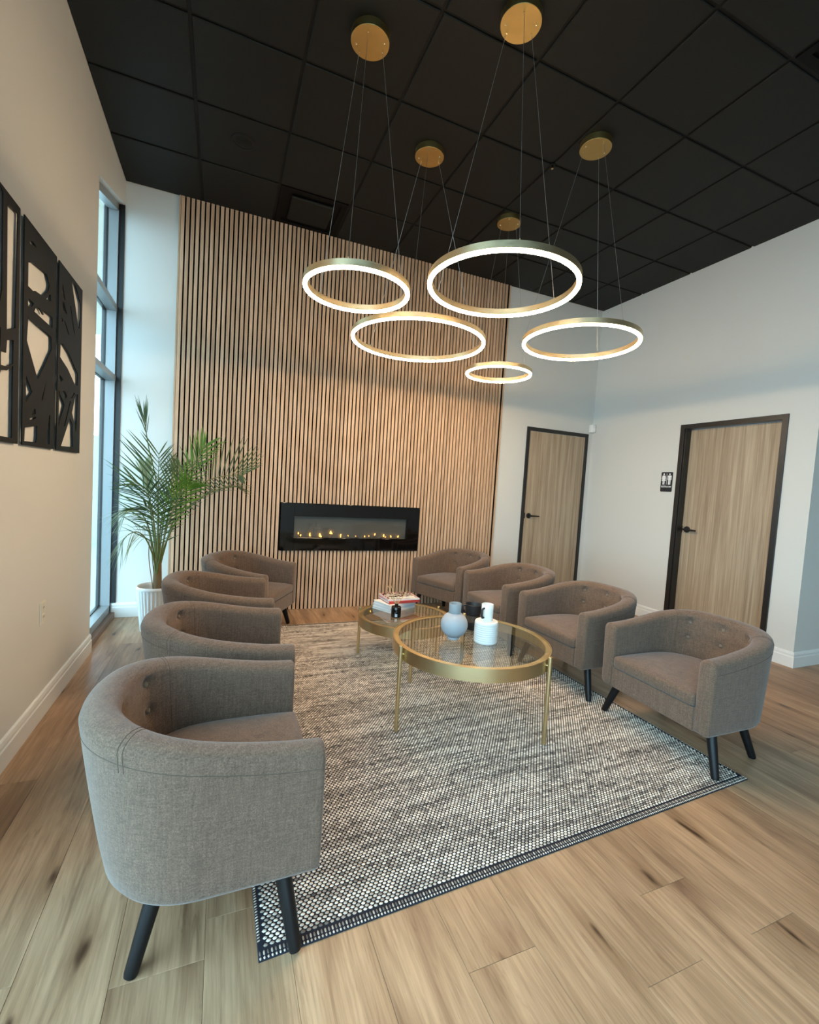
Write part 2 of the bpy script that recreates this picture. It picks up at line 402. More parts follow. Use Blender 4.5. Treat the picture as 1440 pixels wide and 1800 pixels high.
# wall behind the camera, mostly shopfront glazing
GX0, GX1, GZ = -0.75, 0.95, 3.1
LY0, LY1 = -2.1, 1.55
g = G()
g.box(XL - 0.16, GX0, FRONT_Y - 0.12, FRONT_Y, 0, ZC + 0.02).box(GX1, EAST + 0.12, FRONT_Y - 0.12, FRONT_Y, 0, ZC + 0.02).box(GX0, GX1, FRONT_Y - 0.12, FRONT_Y, GZ, ZC + 0.02)
struct(g.obj('wall_front', 'paint'))
sf = struct(link('window_2', None), 'shopfront glazing behind the camera')
g = G()
for q in (GX0, GX0 + 0.82, GX1 - 0.05): g.box(q, q + 0.05, FRONT_Y - 0.1, FRONT_Y - 0.01, 0, GZ)
for z in (0.0, 2.2, GZ - 0.05): g.box(GX0, GX1, FRONT_Y - 0.095, FRONT_Y - 0.015, z, z + 0.05)
g.obj('frame', 'black', sf)
G().box(GX0, GX1, FRONT_Y - 0.056, FRONT_Y - 0.05, 0.05, GZ - 0.05).obj('pane', 'win_glass', sf)
sf = struct(link('window_3', None), 'shopfront glazing in the left wall beside the camera')
g = G()
for q in (LY0, LY0 + 1.2, LY0 + 2.4, LY1 - 0.05): g.box(XL - 0.12, XL - 0.03, q, q + 0.05, 0, GZ)
for z in (0.0, 2.2, GZ - 0.05): g.box(XL - 0.115, XL - 0.035, LY0, LY1, z, z + 0.05)
g.obj('frame', 'black', sf)
G().box(XL - 0.08, XL - 0.074, LY0, LY1, 0.05, GZ - 0.05).obj('pane', 'win_glass', sf)

# baseboards, profile: (outward, height)
BP = [(0, 0), (0.015, 0), (0.015, 0.088), (0.011, 0.094), (0.011, 0.108), (0.013, 0.111), (0.009, 0.127), (0.004, 0.133), (0, 0.134)]
def base_run(g, p0, p1, nrm, m0=0.0, m1=0.0):
    """profile swept from p0 to p1; nrm = outward normal; m0/m1 = mitre slope at the ends"""
    d = Vector((p1[0] - p0[0], p1[1] - p0[1])).normalized(); v = []
    for p, m, sg in ((p0, m0, -1), (p1, m1, 1)):
        for o, z in BP: v.append((p[0] + nrm[0] * o + d.x * o * m * sg, p[1] + nrm[1] * o + d.y * o * m * sg, z))
    n = len(BP)
    g.add(v, [tuple(range(n)), tuple(range(n, 2 * n))[::-1]] + [(i, i + n, (i + 1) % n + n, (i + 1) % n) for i in range(n)])
g = G(); base_run(g, (XL, LY1), (XL, WY0), (1, 0)); struct(g.obj('baseboard_left', 'trim'))
g = G(); base_run(g, (XL - 0.03, YB), (-0.432, YB), (0, -1)); base_run(g, (3.10, YB), (3.50, YB), (0, -1)); base_run(g, (4.495, YB), (XR, YB), (0, -1)); struct(g.obj('baseboard_back', 'trim'))
g = G(); base_run(g, (XR, YB), (XR, D2b), (-1, 0)); base_run(g, (XR, D2a), (XR, 2.208), (-1, 0), 0, 1); base_run(g, (XR, 2.208), (EAST, 2.208), (0, -1), 1, 0); struct(g.obj('baseboard_right', 'trim'))

# ---------------------------------------------------------------- window_1 in the left wall (head rises towards the back wall)
win = struct(link('window_1', None, None, (0, 0, 0)), 'tall narrow aluminium window in the corner beside the palm')
FX0, FX1 = XL - 0.115, XL - 0.042
def head(y): return 3.35 + (y - WY0) * 0.298
G().box(FX0, FX1, YB - 0.035, YB, 0.05, 3.60).obj('far_jamb', 'alu', win)
G().box(FX0, FX1, WY0, WY0 + 0.045, 0.05, 3.36).obj('near_jamb', 'alu', win)
G().box(FX0, FX1, WY0, YB, 0.052, 0.115).obj('bottom_rail', 'alu', win)
G().box(FX0, XL - 0.004, WY0, YB, 0.0, 0.05).obj('threshold', 'wood_strip', win)
for z in (2.70, 2.105): G().box(FX0, FX1 + 0.005, WY0 + 0.04, YB - 0.03, z, z + 0.048).obj('mullion', 'alu', win)
G().prism([(WY0, head(WY0) - 0.06), (YB, head(YB) - 0.06), (YB, head(YB)), (WY0, head(WY0))], 'x', FX0, FX1).obj('head_rail', 'alu', win)
G().box(FX1 - 0.002, XL, YB - 0.012, YB + 0.002, 0.135, 3.61).obj('corner_strip', 'black', win)
g = G(); g.box(FX0 - 0.03, FX0, YB - 0.04, YB, 0.1, 3.58)
for z in (2.695, 2.10, 0.11): g.box(FX0 - 0.025, FX0, WY0, YB - 0.03, z, z + 0.014)
g.obj('gasket', 'black', win)
ZB = [0.115, 2.105, 2.70, None]
for a, b in ((0.10, 2.11), (2.14, 2.71)): G().box(FX0 - 0.012, FX0 - 0.006, WY0 + 0.02, YB - 0.02, a, b).obj('pane', 'win_glass', win)
G().prism([(WY0 + 0.02, 2.74), (YB - 0.02, 2.74), (YB - 0.02, head(YB) - 0.04), (WY0 + 0.02, head(WY0) - 0.04)], 'x', FX0 - 0.012, FX0 - 0.006).obj('pane', 'win_glass', win)

# outside: paving, a plank fence and the building's soffit
struct(G().box(-14, EAST + 6, FRONT_Y - 12, 24, -0.30, -0.145).obj('ground', 'concrete'), 'pale concrete paving outside the windows')
fn = thing('fence', 'pale board fence outside beyond the narrow window', 'fence', (-4.0, 10.5, -0.145))
bm_ = G().box(-0.092, 0.092, -0.012, 0.012, 0, 2.1).mesh('board', 'fence')
for i in range(24): link('board', bm_, fn, (-2.3 + i * 0.2, 0, 0))
for z in (0.4, 1.7): G().box(-2.4, 2.5, 0.012, 0.05, z, z + 0.09).obj('rail', 'fence', fn)
struct(G().box(-5.0, XL - 0.16, 2.4, 9.6, 3.66, 3.95).obj('trim_1', 'stucco'), 'beige soffit of the building outside the window top')  # outer depth is unseen, extended to cut sky light on the back wall

# ---------------------------------------------------------------- doors
def door(name, label, P, w_open, inset, flip):
    """P(u, d, z) -> world; u along the wall, d into the wall; opening u 0..w_open"""
    t = struct(link(name, None), label)
    FW = 0.047
    def bx(u0, u1, d0, d1, z0, z1):
        q = [P(u, d, z) for u in (u0, u1) for d in (d0, d1) for z in (z0, z1)]
        xs, ys, zs = zip(*q); return min(xs), max(xs), min(ys), max(ys), min(zs), max(zs)
    g = G(); dep = 0.12 if inset > 0.03 else 0.03
    g.box(*bx(0, FW, -0.014, dep, 0, DTOP)).box(*bx(w_open - FW, w_open, -0.014, dep, 0, DTOP)).box(*bx(FW, w_open - FW, -0.014, dep, DTOP - FW, DTOP))
    if inset > 0.03:   # stop behind the face
        g.box(*bx(FW, FW + 0.012, -0.0, inset, 0, DTOP - FW)).box(*bx(w_open - FW - 0.003, w_open - FW, 0, inset, 0, DTOP - FW))
    bevel(g.obj('frame', 'bronze', t), 0.003)
    bevel(G().box(*bx(FW + 0.003, w_open - FW - 0.003, inset, inset + 0.044, 0.008, DTOP - FW - 0.003)).obj('leaf', 'door', t), 0.002)
    u0 = FW + 0.068; z0 = 1.068
    hd = link('door_handle', None, t)
    def cyl(u, d0, d1, r, z, n=24):
        a, b = Vector(P(u, d0, z)), Vector(P(u, d1, z)); return G().tube([a, b], r, n)
    hd2 = bevel(cyl(u0, inset - 0.012, inset + 0.004, 0.034, z0, 32).obj('rose', 'black', hd, 40), 0.003)
    cyl(u0, inset - 0.055, inset - 0.008, 0.012, z0).obj('spindle', 'black', hd, 40)
    pts = [P(u0 - 0.008, inset - 0.052, z0), P(u0 + 0.02, inset - 0.056, z0), P(u0 + 0.07, inset - 0.056, z0 - 0.001), P(u0 + 0.128, inset - 0.052, z0 - 0.002)]
    G().tube(pts, [0.011, 0.0115, 0.010, 0.009], 12).obj('lever', 'black', hd, 50)
    bevel(G().box(*bx(FW - 0.004, FW + 0.016, inset - 0.002, inset + 0.03, z0 - 0.035, z0 + 0.035)).obj('latch_plate', 'black', t), 0.001)
    for z in (0.25, 1.1, 1.92): cyl2 = G().tube([P(w_open - FW, inset - 0.006, z - 0.05), P(w_open - FW, inset - 0.006, z + 0.05)], 0.006, 10).obj('hinge', 'bronze', t, 40)
    return t
door('door_1', 'narrow pale wood door in the back wall corner, black frame', lambda u, d, z: (3.501 + u, YB + d, z), 0.991, -0.006, False)
door('door_2', 'pale wood restroom door deep in a black frame in the right wall', lambda u, d, z: (XR + d, D2b - u, z), 1.008, 0.080, True)

# ---------------------------------------------------------------- slatted oak panelling
FIX0, FIX1, FIZ0, FIZ1 = 0.557, 2.077, 0.619, 1.108
sp = thing('slat_panelling', 'floor-to-ceiling panelling of narrow vertical oak slats on black felt', 'wall panelling', (0, YB, 0))
g = G()
SX0, SX1 = -0.43, 3.09
g.box(SX0, FIX0 + 0.02, -0.015, 0, 0, ZC - 0.005).box(FIX1 - 0.02, SX1, -0.015, 0, 0, ZC - 0.005).box(FIX0 + 0.02, FIX1 - 0.02, -0.015, 0, 0, FIZ0 + 0.02).box(FIX0 + 0.02, FIX1 - 0.02, -0.015, 0, FIZ1 - 0.02, ZC - 0.005)
g.obj('felt_backing', 'felt', sp)
def slat_mesh(z0, z1):
    wd, c = 0.0137, 0.0012
    return G().prism([(-wd, -0.015), (wd, -0.015), (wd, -0.030 + c), (wd - c, -0.030), (-wd + c, -0.030), (-wd, -0.030 + c)], 'z', z0, z1).mesh('slat', 'slat')
sm_full, sm_low, sm_up = slat_mesh(0.002, ZC - 0.006), slat_mesh(0.002, FIZ0 - 0.001), slat_mesh(FIZ1 + 0.001, ZC - 0.006)
PITCH = 0.0406
for i in range(86):
    xx = SX0 + 0.022 + i * PITCH
    for me in ([sm_low, sm_up] if FIX0 - 0.006 < xx < FIX1 + 0.006 else [sm_full]): link('slat', me, sp, (xx, 0, 0))
G().box(SX0 - 0.008, SX0 + 0.006, -0.03, 0, 0.002, ZC - 0.006).obj('end_trim', 'slat', sp)
G().box(SX1 - 0.004, SX1 + 0.008, -0.03, 0, 0.002, ZC - 0.006).obj('end_trim', 'slat', sp)

# ---------------------------------------------------------------- electric fireplace
fp = thing('fireplace', 'long black glass electric fireplace set into the slatted wall, small amber flames', 'fireplace', ((FIX0 + FIX1) / 2, YB, 0))
hx = (FIX1 - FIX0) / 2; a0, a1, b0, b1 = -0.625, 0.620, 0.752, 0.975   # glass opening
g = G()
for q in ((-hx, a0, FIZ0, FIZ1), (a1, hx, FIZ0, FIZ1), (a0, a1, FIZ0, b0), (a0, a1, b1, FIZ1)): g.box(q[0], q[1], -0.050, -0.034, q[2], q[3])
g.obj('glass_frame', 'fire_black', fp)
bevel(fp.children[0], 0.002)
g = G(); g.box(-hx + 0.004, a0, -0.034, -0.002, FIZ0 + 0.004, FIZ1 - 0.004).box(a1, hx - 0.004, -0.034, -0.002, FIZ0 + 0.004, FIZ1 - 0.004).box(a0, a1, -0.034, -0.002, FIZ0 + 0.004, b0 - 0.03).box(a0, a1, -0.034, -0.002, b1 + 0.02, FIZ1 - 0.004)
g.obj('housing', 'black', fp)
G().box(a0, a1, -0.005, -0.001, b0 - 0.03, b1 + 0.02).obj('firebox_back', 'fire_back', fp)
G().box(a0, a1, -0.040, -0.037, b0, b1).obj('glass_pane', 'fire_glass', fp)
g = G(); R_ = random.Random(3)
for i in range(230):
    cx, cyy, r = R_.uniform(a0 + 0.01, a1 - 0.01), R_.uniform(-0.030, -0.010), R_.uniform(0.005, 0.010)
    zc = b0 - 0.024 + R_.uniform(0, 0.03)
    dirs = [Vector((R_.gauss(0, 1), R_.gauss(0, 1) * 0.6, R_.gauss(0, 1))).normalized() * r for _ in range(3)]
    g.add([Vector((cx, cyy, zc)) + s_ * d for d in dirs for s_ in (1, -1)], [(0, 2, 4), (2, 1, 4), (1, 3, 4), (3, 0, 4), (2, 0, 5), (1, 2, 5), (3, 1, 5), (0, 3, 5)])
o = g.obj('ember_crystals', 'ember', fp); o['kind'] = 'stuff'
def flame(xx, z, h, wd, lean):
    prof = [(0.0, 0.0), (0.7, 0.1), (1.0, 0.3), (0.75, 0.55), (0.4, 0.8), (0.0, 1.0)]; g = G(); n = 8; v = []
    for r, q in prof:
        for j in range(n):
            a = 2 * PI * j / n; v.append((xx + wd * r * math.cos(a) + lean * q * q, -0.022 + 0.006 * r * math.sin(a), z + h * q))
    g.add(v, [(i * n + j, i * n + (j + 1) % n, (i + 1) * n + (j + 1) % n, (i + 1) * n + j) for i in range(len(prof) - 1) for j in range(n)])
    return g.obj('flame', 'flame', fp, 180)
for u, z, h in ((232, .785, .022), (250, .765, .02), (330, .79, .014), (330, .765, .03), (415, .762, .04), (425, .757, .025), (505, .792, .036), (518, .79, .022), (595, .77, .026), (597, .757, .018), (665, .772, .013), (735, .77, .01), (817, .765, .018), (855, .772, .014), (910, .785, .026), (995, .772, .030), (1013, .762, .016), (1067, .765, .026), (1135, .765, .026), (1140, .775, .016)):
    xx = a0 + (u - 190) / (1212 - 190) * (a1 - a0); flame(xx, z, h, h * 0.24, R_.uniform(-0.008, 0.008))

# ---------------------------------------------------------------- wall art: three cut steel panels
ART = [
 ('cut-out black steel wall panel nearest the camera, open with few strokes', [[(2.11, 2.44), (2.528, 2.424), (2.495, 1.428), (2.10, 1.427)], [(2.391, 2.385), (2.494, 2.397), (2.478, 1.917), (2.395, 1.886)], [(2.399, 1.845), (2.462, 1.863), (2.459, 1.763), (2.406, 1.739), (2.345, 1.734), (2.343, 1.788), (2.37, 1.79), (2.391, 1.792)], [(2.345, 1.713), (2.399, 1.722), (2.459, 1.756), (2.456, 1.449), (2.292, 1.449), (2.296, 1.606)], [(2.317, 2.422), (2.351, 2.407), (2.351, 2.034), (2.315, 1.927), (2.299, 2.072)], [(2.313, 1.886), (2.342, 1.877), (2.338, 1.804), (2.308, 1.755)], [(2.15, 2.40), (2.26, 2.40), (2.27, 2.1), (2.15, 1.95)], [(2.15, 1.85), (2.26, 1.97), (2.26, 1.5), (2.14, 1.46)]]),
 ('cut-out black steel wall panel in the middle of the three, brush-stroke pattern', [[(2.58, 2.416), (2.99, 2.43), (2.953, 1.427), (2.55, 1.424)], [(2.616, 2.34), (2.646, 2.356), (2.673, 2.358), (2.704, 2.351), (2.664, 2.346), (2.626, 2.335)], [(2.607, 2.245), (2.667, 2.267), (2.75, 2.277), (2.839, 2.285), (2.878, 2.245), (2.863, 2.213), (2.787, 2.161), (2.698, 2.152), (2.672, 2.141), (2.607, 2.142)], [(2.864, 2.191), (2.889, 2.205), (2.903, 2.177), (2.834, 2.163)], [(2.607, 2.089), (2.624, 2.092), (2.679, 2.089), (2.653, 2.064), (2.61, 2.055)], [(2.701, 2.08), (2.747, 2.089), (2.791, 2.073), (2.803, 2.078), (2.776, 2.093), (2.868, 2.101), (2.928, 2.103), (2.926, 2.049), (2.684, 2.054)], [(2.615, 2.008), (2.915, 2.0), (2.922, 1.94), (2.751, 1.756), (2.732, 1.756), (2.601, 1.899)], [(2.598, 1.743), (2.673, 1.681), (2.599, 1.621)], [(2.856, 1.773), (2.807, 1.667), (2.794, 1.653), (2.795, 1.672)], [(2.691, 1.599), (2.714, 1.609), (2.721, 1.585), (2.665, 1.571)], [(2.647, 1.555), (2.72, 1.57), (2.725, 1.564), (2.692, 1.553), (2.648, 1.546)], [(2.592, 1.507), (2.657, 1.516), (2.74, 1.529), (2.74, 1.474), (2.73, 1.448), (2.586, 1.445)], [(2.901, 1.596), (2.915, 1.605), (2.914, 1.448), (2.87, 1.453)]]),
 ('cut-out black steel wall panel nearest the window, dense slanting strokes', [[(3.04, 2.428), (3.459, 2.45), (3.412, 1.432), (3.006, 1.425)], [(3.074, 2.335), (3.121, 2.262), (3.116, 2.253), (3.076, 2.287)], [(3.084, 2.24), (3.104, 2.24), (3.158, 2.192), (3.119, 2.196), (3.081, 2.196)], [(3.227, 2.41), (3.313, 2.409), (3.409, 2.336), (3.415, 2.248), (3.394, 2.178), (3.372, 2.189)], [(3.208, 2.259), (3.222, 2.26), (3.31, 2.118), (3.286, 2.133)], [(3.109, 2.144), (3.122, 2.146), (3.204, 2.092), (3.183, 2.091)], [(3.061, 2.149), (3.091, 2.142), (3.073, 2.12)], [(3.059, 2.003), (3.103, 2.017), (3.21, 1.987), (3.381, 1.906), (3.38, 1.837), (3.328, 1.832), (3.188, 1.897), (3.053, 1.933)], [(3.053, 1.839), (3.109, 1.821), (3.077, 1.803), (3.049, 1.81)], [(3.047, 1.752), (3.142, 1.684), (3.048, 1.556)], [(3.104, 1.762), (3.148, 1.763), (3.184, 1.741), (3.151, 1.715)], [(3.389, 1.788), (3.344, 1.771), (3.28, 1.659), (3.343, 1.594), (3.367, 1.55), (3.383, 1.69)], [(3.246, 1.624), (3.296, 1.589), (3.313, 1.459), (3.093, 1.452)], [(3.24, 1.724), (3.254, 1.722), (3.154, 1.566), (3.14, 1.569)], [(3.308, 1.784), (3.332, 1.781), (3.267, 1.741), (3.252, 1.748)]])]
def flat_cut(name, loops, depth):
    """outline with holes (even-odd fill) as a solid sheet in the XY plane"""
    cu_ = bpy.data.curves.new(name, 'CURVE'); cu_.dimensions = '2D'; cu_.fill_mode = 'BOTH'; cu_.extrude = depth / 2
    for lp in loops:
        sp_ = cu_.splines.new('POLY'); sp_.points.add(len(lp) - 1); sp_.use_cyclic_u = True
        for q, (a, b) in zip(sp_.points, lp): q.co = (a, b, 0, 1)
    tmp = bpy.data.objects.new('tmp', cu_); COL.objects.link(tmp)
    dg = bpy.context.evaluated_depsgraph_get(); dg.update()
    me = bpy.data.meshes.new_from_object(tmp.evaluated_get(dg)); me.name = name
    bpy.data.objects.remove(tmp); bpy.data.curves.remove(cu_)
    me.materials.clear(); return me
for lab, loops in ART:
    z0 = 1.93
    outer = loops[0]
    ys = sorted(p[0] for p in outer); yc = sum(ys) / 4
    # square the outline up: a true rectangle of the measured size
    rect = [(ys[0] + 0.012, 2.430), (ys[3] - 0.012, 2.430), (ys[3] - 0.012, 1.427), (ys[0] + 0.012, 1.427)]
    me = flat_cut('wall_art', [[(-(a - yc), b - z0) for a, b in lp] for lp in [rect] + loops[1:]], 0.005)
    me.materials.append(M['art'])
    # curve plane XY -> wall plane: local x -> -y, local y -> z
    me.transform(Matrix(((0, 0, 1, 0), (-1, 0, 0, 0), (0, 1, 0, 0), (0, 0, 0, 1))))
    o = thing('wall_art', lab, 'wall art', (XL + 0.012, yc, z0), 0, 'cut steel panels on the left wall')
    link('cut_sheet', me, o)
    for dy in (-0.17, 0.17):
        for dz in (-0.49, 0.49): G().tube([(-0.012, dy, dz), (-0.002, dy, dz)], 0.006, 8).obj('standoff', 'art', o)

# ---------------------------------------------------------------- small wall fittings
t = thing('wall_outlet', 'white double power outlet low on the left wall', 'outlet', (XL, 2.888, 0.566))
bevel(G().box(0, 0.006, -0.036, 0.036, -0.060, 0.060).obj('cover_plate', 'outlet', t), 0.003)
for z in (-0.025, 0.025):
    s_ = bevel(G().box(0.005, 0.0085, -0.018, 0.018, z - 0.017, z + 0.017).obj('socket', 'outlet', t), 0.002)
    for yy in (-0.007, 0.007): G().box(0.008, 0.009, yy - 0.0012, yy + 0.0012, z - 0.002, z + 0.008).obj('slot', 'dark_slot', s_)
t = thing('motion_sensor', 'small white motion sensor high in the corner above the narrow door', 'sensor', (XR - 0.035, YB - 0.02, 2.262))
bevel(G().prism([(-0.032, 0.02), (0.030, 0.02), (0.030, -0.038), (0.012, -0.052), (-0.020, -0.040), (-0.032, -0.015)], 'z', -0.055, 0.05).obj('housing', 'plastic', t), 0.006, 3)
bevel(G().prism([(-0.018, -0.038), (0.012, -0.050), (0.011, -0.053), (-0.019, -0.042)], 'z', -0.035, 0.005).obj('lens', 'sign_white', t), 0.001)

sg = thing('restroom_sign', 'black restroom sign with white woman and man figures beside the door', 'sign', (XR - 0.001, 3.552, 1.572))
# local: x = towards the room (negative), u = -y to the right as seen
def pl(poly, d0, d1): return G().prism([(-u, z) for u, z in poly], 'x', -d1, -d0)
rr = 0.010
def rrect(x0, x1, z0, z1, r):
    out = []
    for cx, cz, a0_ in ((x1 - r, z1 - r, 0), (x0 + r, z1 - r, 90), (x0 + r, z0 + r, 180), (x1 - r, z0 + r, 270)):
        for k_ in range(5): a = math.radians(a0_ + k_ * 22.5); out.append((cx + r * math.cos(a), cz + r * math.sin(a)))
    return out
pl(rrect(-0.069, 0.069, -0.108, 0.108, rr), 0, 0.005).obj('plate', 'sign_black', sg)
def circle(cx, cz, r, n=14): return [(cx + r * math.cos(2 * PI * i / n), cz + r * math.sin(2 * PI * i / n)) for i in range(n)]
g = pl(circle(-0.035, 0.086, 0.0095), 0.0048, 0.0062)
W_ = [(-0.012, 0.072), (0.012, 0.072), (0.019, 0.066), (0.026, 0.034), (0.020, 0.032), (0.014, 0.052), (0.013, 0.048), (0.025, 0.010), (0.012, 0.010), (0.012, -0.030), (0.002, -0.030), (0.002, 0.010), (-0.002, 0.010), (-0.002, -0.030), (-0.012, -0.030), (-0.012, 0.010), (-0.025, 0.010), (-0.013, 0.048), (-0.014, 0.052), (-0.020, 0.032), (-0.026, 0.034), (-0.019, 0.066)]
g2 = pl([(-0.035 + a, b) for a, b in W_], 0.0048, 0.0062); g.add(g2.v, g2.f); g.obj('woman_figure', 'sign_white', sg)
g = pl(circle(0.035, 0.086, 0.0095), 0.0048, 0.0062)
Mn = [(-0.016, 0.072), (0.016, 0.072), (0.023, 0.066), (0.023, 0.022), (0.017, 0.022), (0.017, 0.056), (0.014, 0.056), (0.014, -0.030), (0.002, -0.030), (0.002, 0.018), (-0.002, 0.018), (-0.002, -0.030), (-0.014, -0.030), (-0.014, 0.056), (-0.017, 0.056), (-0.017, 0.022), (-0.023, 0.022), (-0.023, 0.066)]
g2 = pl([(0.035 + a, b) for a, b in Mn], 0.0048, 0.0062); g.add(g2.v, g2.f); g.obj('man_figure', 'sign_white', sg)
pl([(-0.002, -0.030), (0.002, -0.030), (0.002, 0.094), (-0.002, 0.094)], 0.0048, 0.0062).obj('divider', 'sign_white', sg)
fc = bpy.data.curves.new('lettering', 'FONT'); fc.body = 'RESTROOM'; fc.size = 0.026; fc.align_x = 'CENTER'; fc.align_y = 'CENTER'; fc.extrude = 0.0006; fc.offset = 0.0004
fo = bpy.data.objects.new('tmp_text', fc); COL.objects.link(fo)
dg = bpy.context.evaluated_depsgraph_get(); dg.update()
me = bpy.data.meshes.new_from_object(fo.evaluated_get(dg)); bpy.data.objects.remove(fo)
me.materials.clear(); me.materials.append(M['sign_white'])
wd = max(v.co.x for v in me.vertices) - min(v.co.x for v in me.vertices)
me.transform(Matrix.Diagonal((0.118 / wd, 1, 1, 1)))
me.transform(Matrix(((0, 0, -1, -0.0055), (-1, 0, 0, 0), (0, 1, 0, -0.053), (0, 0, 0, 1))))
link('lettering', me, sg)
g = G()
for i in range(8):
    for (du, dz) in ((0, 0), (0.004, 0), (0, -0.005), (0.004, -0.010)):
        if (i * 3 + int(du * 1000) + int(-dz * 1000)) % 4 == 1: continue
        u_ = -0.036 + i * 0.010 + du; c = circle(u_, -0.078 + dz, 0.0012, 6); q = pl(c, 0.0048, 0.0058); g.add(q.v, q.f)
g.obj('braille', 'sign_black', sg)

# ---------------------------------------------------------------- pendant ring lights
def pendant(cx, cy_, D, zb, a0_, label):
    t = thing('ring_pendant', label, 'pendant light', (cx, cy_, zb), 0, 'brass ring pendant lights')
    R = D / 2; H = 0.042; zc = ZC - 0.004 - zb
    G().lathe([(R, 0.008), (R, H), (R - 0.024, H), (R - 0.024, 0.008)], 112, closed=True).obj('ring_band', 'brass_ring', t, 40)
    G().lathe([(R - 0.0012, 0.0078), (R - 0.0008, 0.001), (R - 0.005, -0.005), (R - 0.019, -0.005), (R - 0.0232, 0.001), (R - 0.0228, 0.0078)], 112, closed=True).obj('light_strip', 'led', t, 60)
    bevel(G().lathe([(0.106, -0.045), (0.106, 0.0), (0.0, 0.0)], 64).obj('canopy', 'canopy', t, 40, (0, 0, zc)), 0.002)
    for k_ in range(3):
        a = math.radians(a0_ - 120 * k_); ca, sa = math.cos(a), math.sin(a)
        p, q = Vector((0.075 * ca, 0.075 * sa, zc - 0.044)), Vector(((R - 0.012) * ca, (R - 0.012) * sa, H))
        G().tube([p, q], 0.0011, 6).obj('cable', 'cable', t)
        G().tube([p + Vector((0, 0, 0.001)), p + Vector((0, 0, -0.014))], 0.004, 10).obj('cable_grip', 'screw', t, 40)
        G().tube([q - Vector((0, 0, 0.002)), q + Vector((0, 0, 0.012))], 0.0035, 8).obj('cable_anchor', 'brass_ring', t, 40)
    for a in (a0_ + 28, a0_ + 208):
        a = math.radians(a); G().lathe([(0.0, -0.006), (0.005, -0.005), (0.0065, 0.0)], 12, (0.078 * math.cos(a), 0.078 * math.sin(a), zc - 0.0445)).obj('screw', 'screw', t, 60)
    return t
pendant(0.667, 2.565, 0.60, 2.425, 125, 'small lit brass ring pendant hanging on the side towards the window')
pendant(1.343, 2.121, 0.80, 2.430, 127, 'large lit brass ring pendant nearest the camera, highest in view')
pendant(1.321, 3.194, 1.00, 2.425, 120, 'widest lit brass ring pendant, in front of the slatted wall')
pendant(2.317, 2.589, 0.80, 2.430, 148, 'large lit brass ring pendant nearest the restroom door wall')
pendant(2.313, 3.613, 0.60, 2.420, 118, 'small lit brass ring pendant farthest from the camera, lowest in view')

# ---------------------------------------------------------------- rug
rug = thing('area_rug', 'large grey and cream woven rug with dark bound edges under the tables', 'rug', (0, 0, 0))
RC = [np.array(c) for c in ((0.140, 1.219), (2.456, 1.318), (2.425, 4.170), (0.112, 4.176))]
def ruv(u, v): return ((1 - u) * (1 - v))[..., None] * RC[0] + (u * (1 - v))[..., None] * RC[1] + (u * v)[..., None] * RC[2] + ((1 - u) * v)[..., None] * RC[3]
cs = [tuple(c) for c in RC]
cm = sum(RC) / 4
g = G(); ins = [tuple(c + (cm - c) / np.linalg.norm(cm - c) * 0.004) for c in RC]
g.add([(*c, 0.0003) for c in cs] + [(*c, 0.004) for c in cs] + [(*c, 0.0055) for c in ins], [(3, 2, 1, 0), (8, 9, 10, 11)] + [(l + i, l + (i + 1) % 4, l + 4 + (i + 1) % 4, l + 4 + i) for l in (0, 4) for i in range(4)])
g.obj('backing', 'rug_base', rug)
def nubs(name, cen, ax, ay, lx, ly, h, tone, z=0.0045):
    """cen (N,2); ax unit dirs (N,2); one low dome per loop"""
    N = len(cen); K = 6
    ang = np.arange(K) * 2 * PI / K
    ring = np.stack([np.cos(ang), np.sin(ang)], 1)
    v = np.zeros((N, 2 * K + 1, 3))
    for lv, (sc, zz) in enumerate(((1.0, 0.0), (0.72, 0.75))):
        off = ring[None, :, 0:1] * sc * lx[:, None, None] * ax[:, None, :] + ring[None, :, 1:2] * sc * ly[:, None, None] * ay[:, None, :]
        v[:, lv * K:(lv + 1) * K, :2] = cen[:, None, :] + off; v[:, lv * K:(lv + 1) * K, 2] = z + h * zz
    v[:, 2 * K, :2] = cen; v[:, 2 * K, 2] = z + h
    quads = np.array([(j, (j + 1) % K, K + (j + 1) % K, K + j) for j in range(K)]); tris = np.array([(K + j, K + (j + 1) % K, 2 * K) for j in range(K)])
    nv = 2 * K + 1; base = (np.arange(N) * nv)[:, None, None]
    Q = (quads[None] + base).reshape(-1, 4); Tt = (tris[None] + base).reshape(-1, 3)
    me = bpy.data.meshes.new(name); me.vertices.add(N * nv); me.vertices.foreach_set('co', v.reshape(-1))
    loops = np.concatenate([Q.reshape(-1), Tt.reshape(-1)]); me.loops.add(len(loops)); me.loops.foreach_set('vertex_index', loops.astype(np.int32))
    nq, nt = len(Q), len(Tt); me.polygons.add(nq + nt)
    me.polygons.foreach_set('loop_start', np.concatenate([np.arange(nq) * 4, nq * 4 + np.arange(nt) * 3]).astype(np.int32))
    me.polygons.foreach_set('use_smooth', np.ones(nq + nt, bool)); me.update(calc_edges=True)
    at = me.attributes.new('tone', 'FLOAT', 'POINT'); at.data.foreach_set('value', np.repeat(tone, nv).astype(np.float32))
    me.materials.append(M['rug']); o = link(name, me, rug); o['kind'] = 'stuff'; return o
rs = np.random.RandomState(5)
NX, NY = 128, 266
uu, vv = [], []; tones = []
def smooth1(n, k):
    a = rs.rand(n + 2 * k); c = np.ones(k) / k; s_ = np.convolve(a, c, 'same')[k:-k]; return (s_ - s_.mean()) / (s_.std() + 1e-9)
prev = np.zeros(NX)
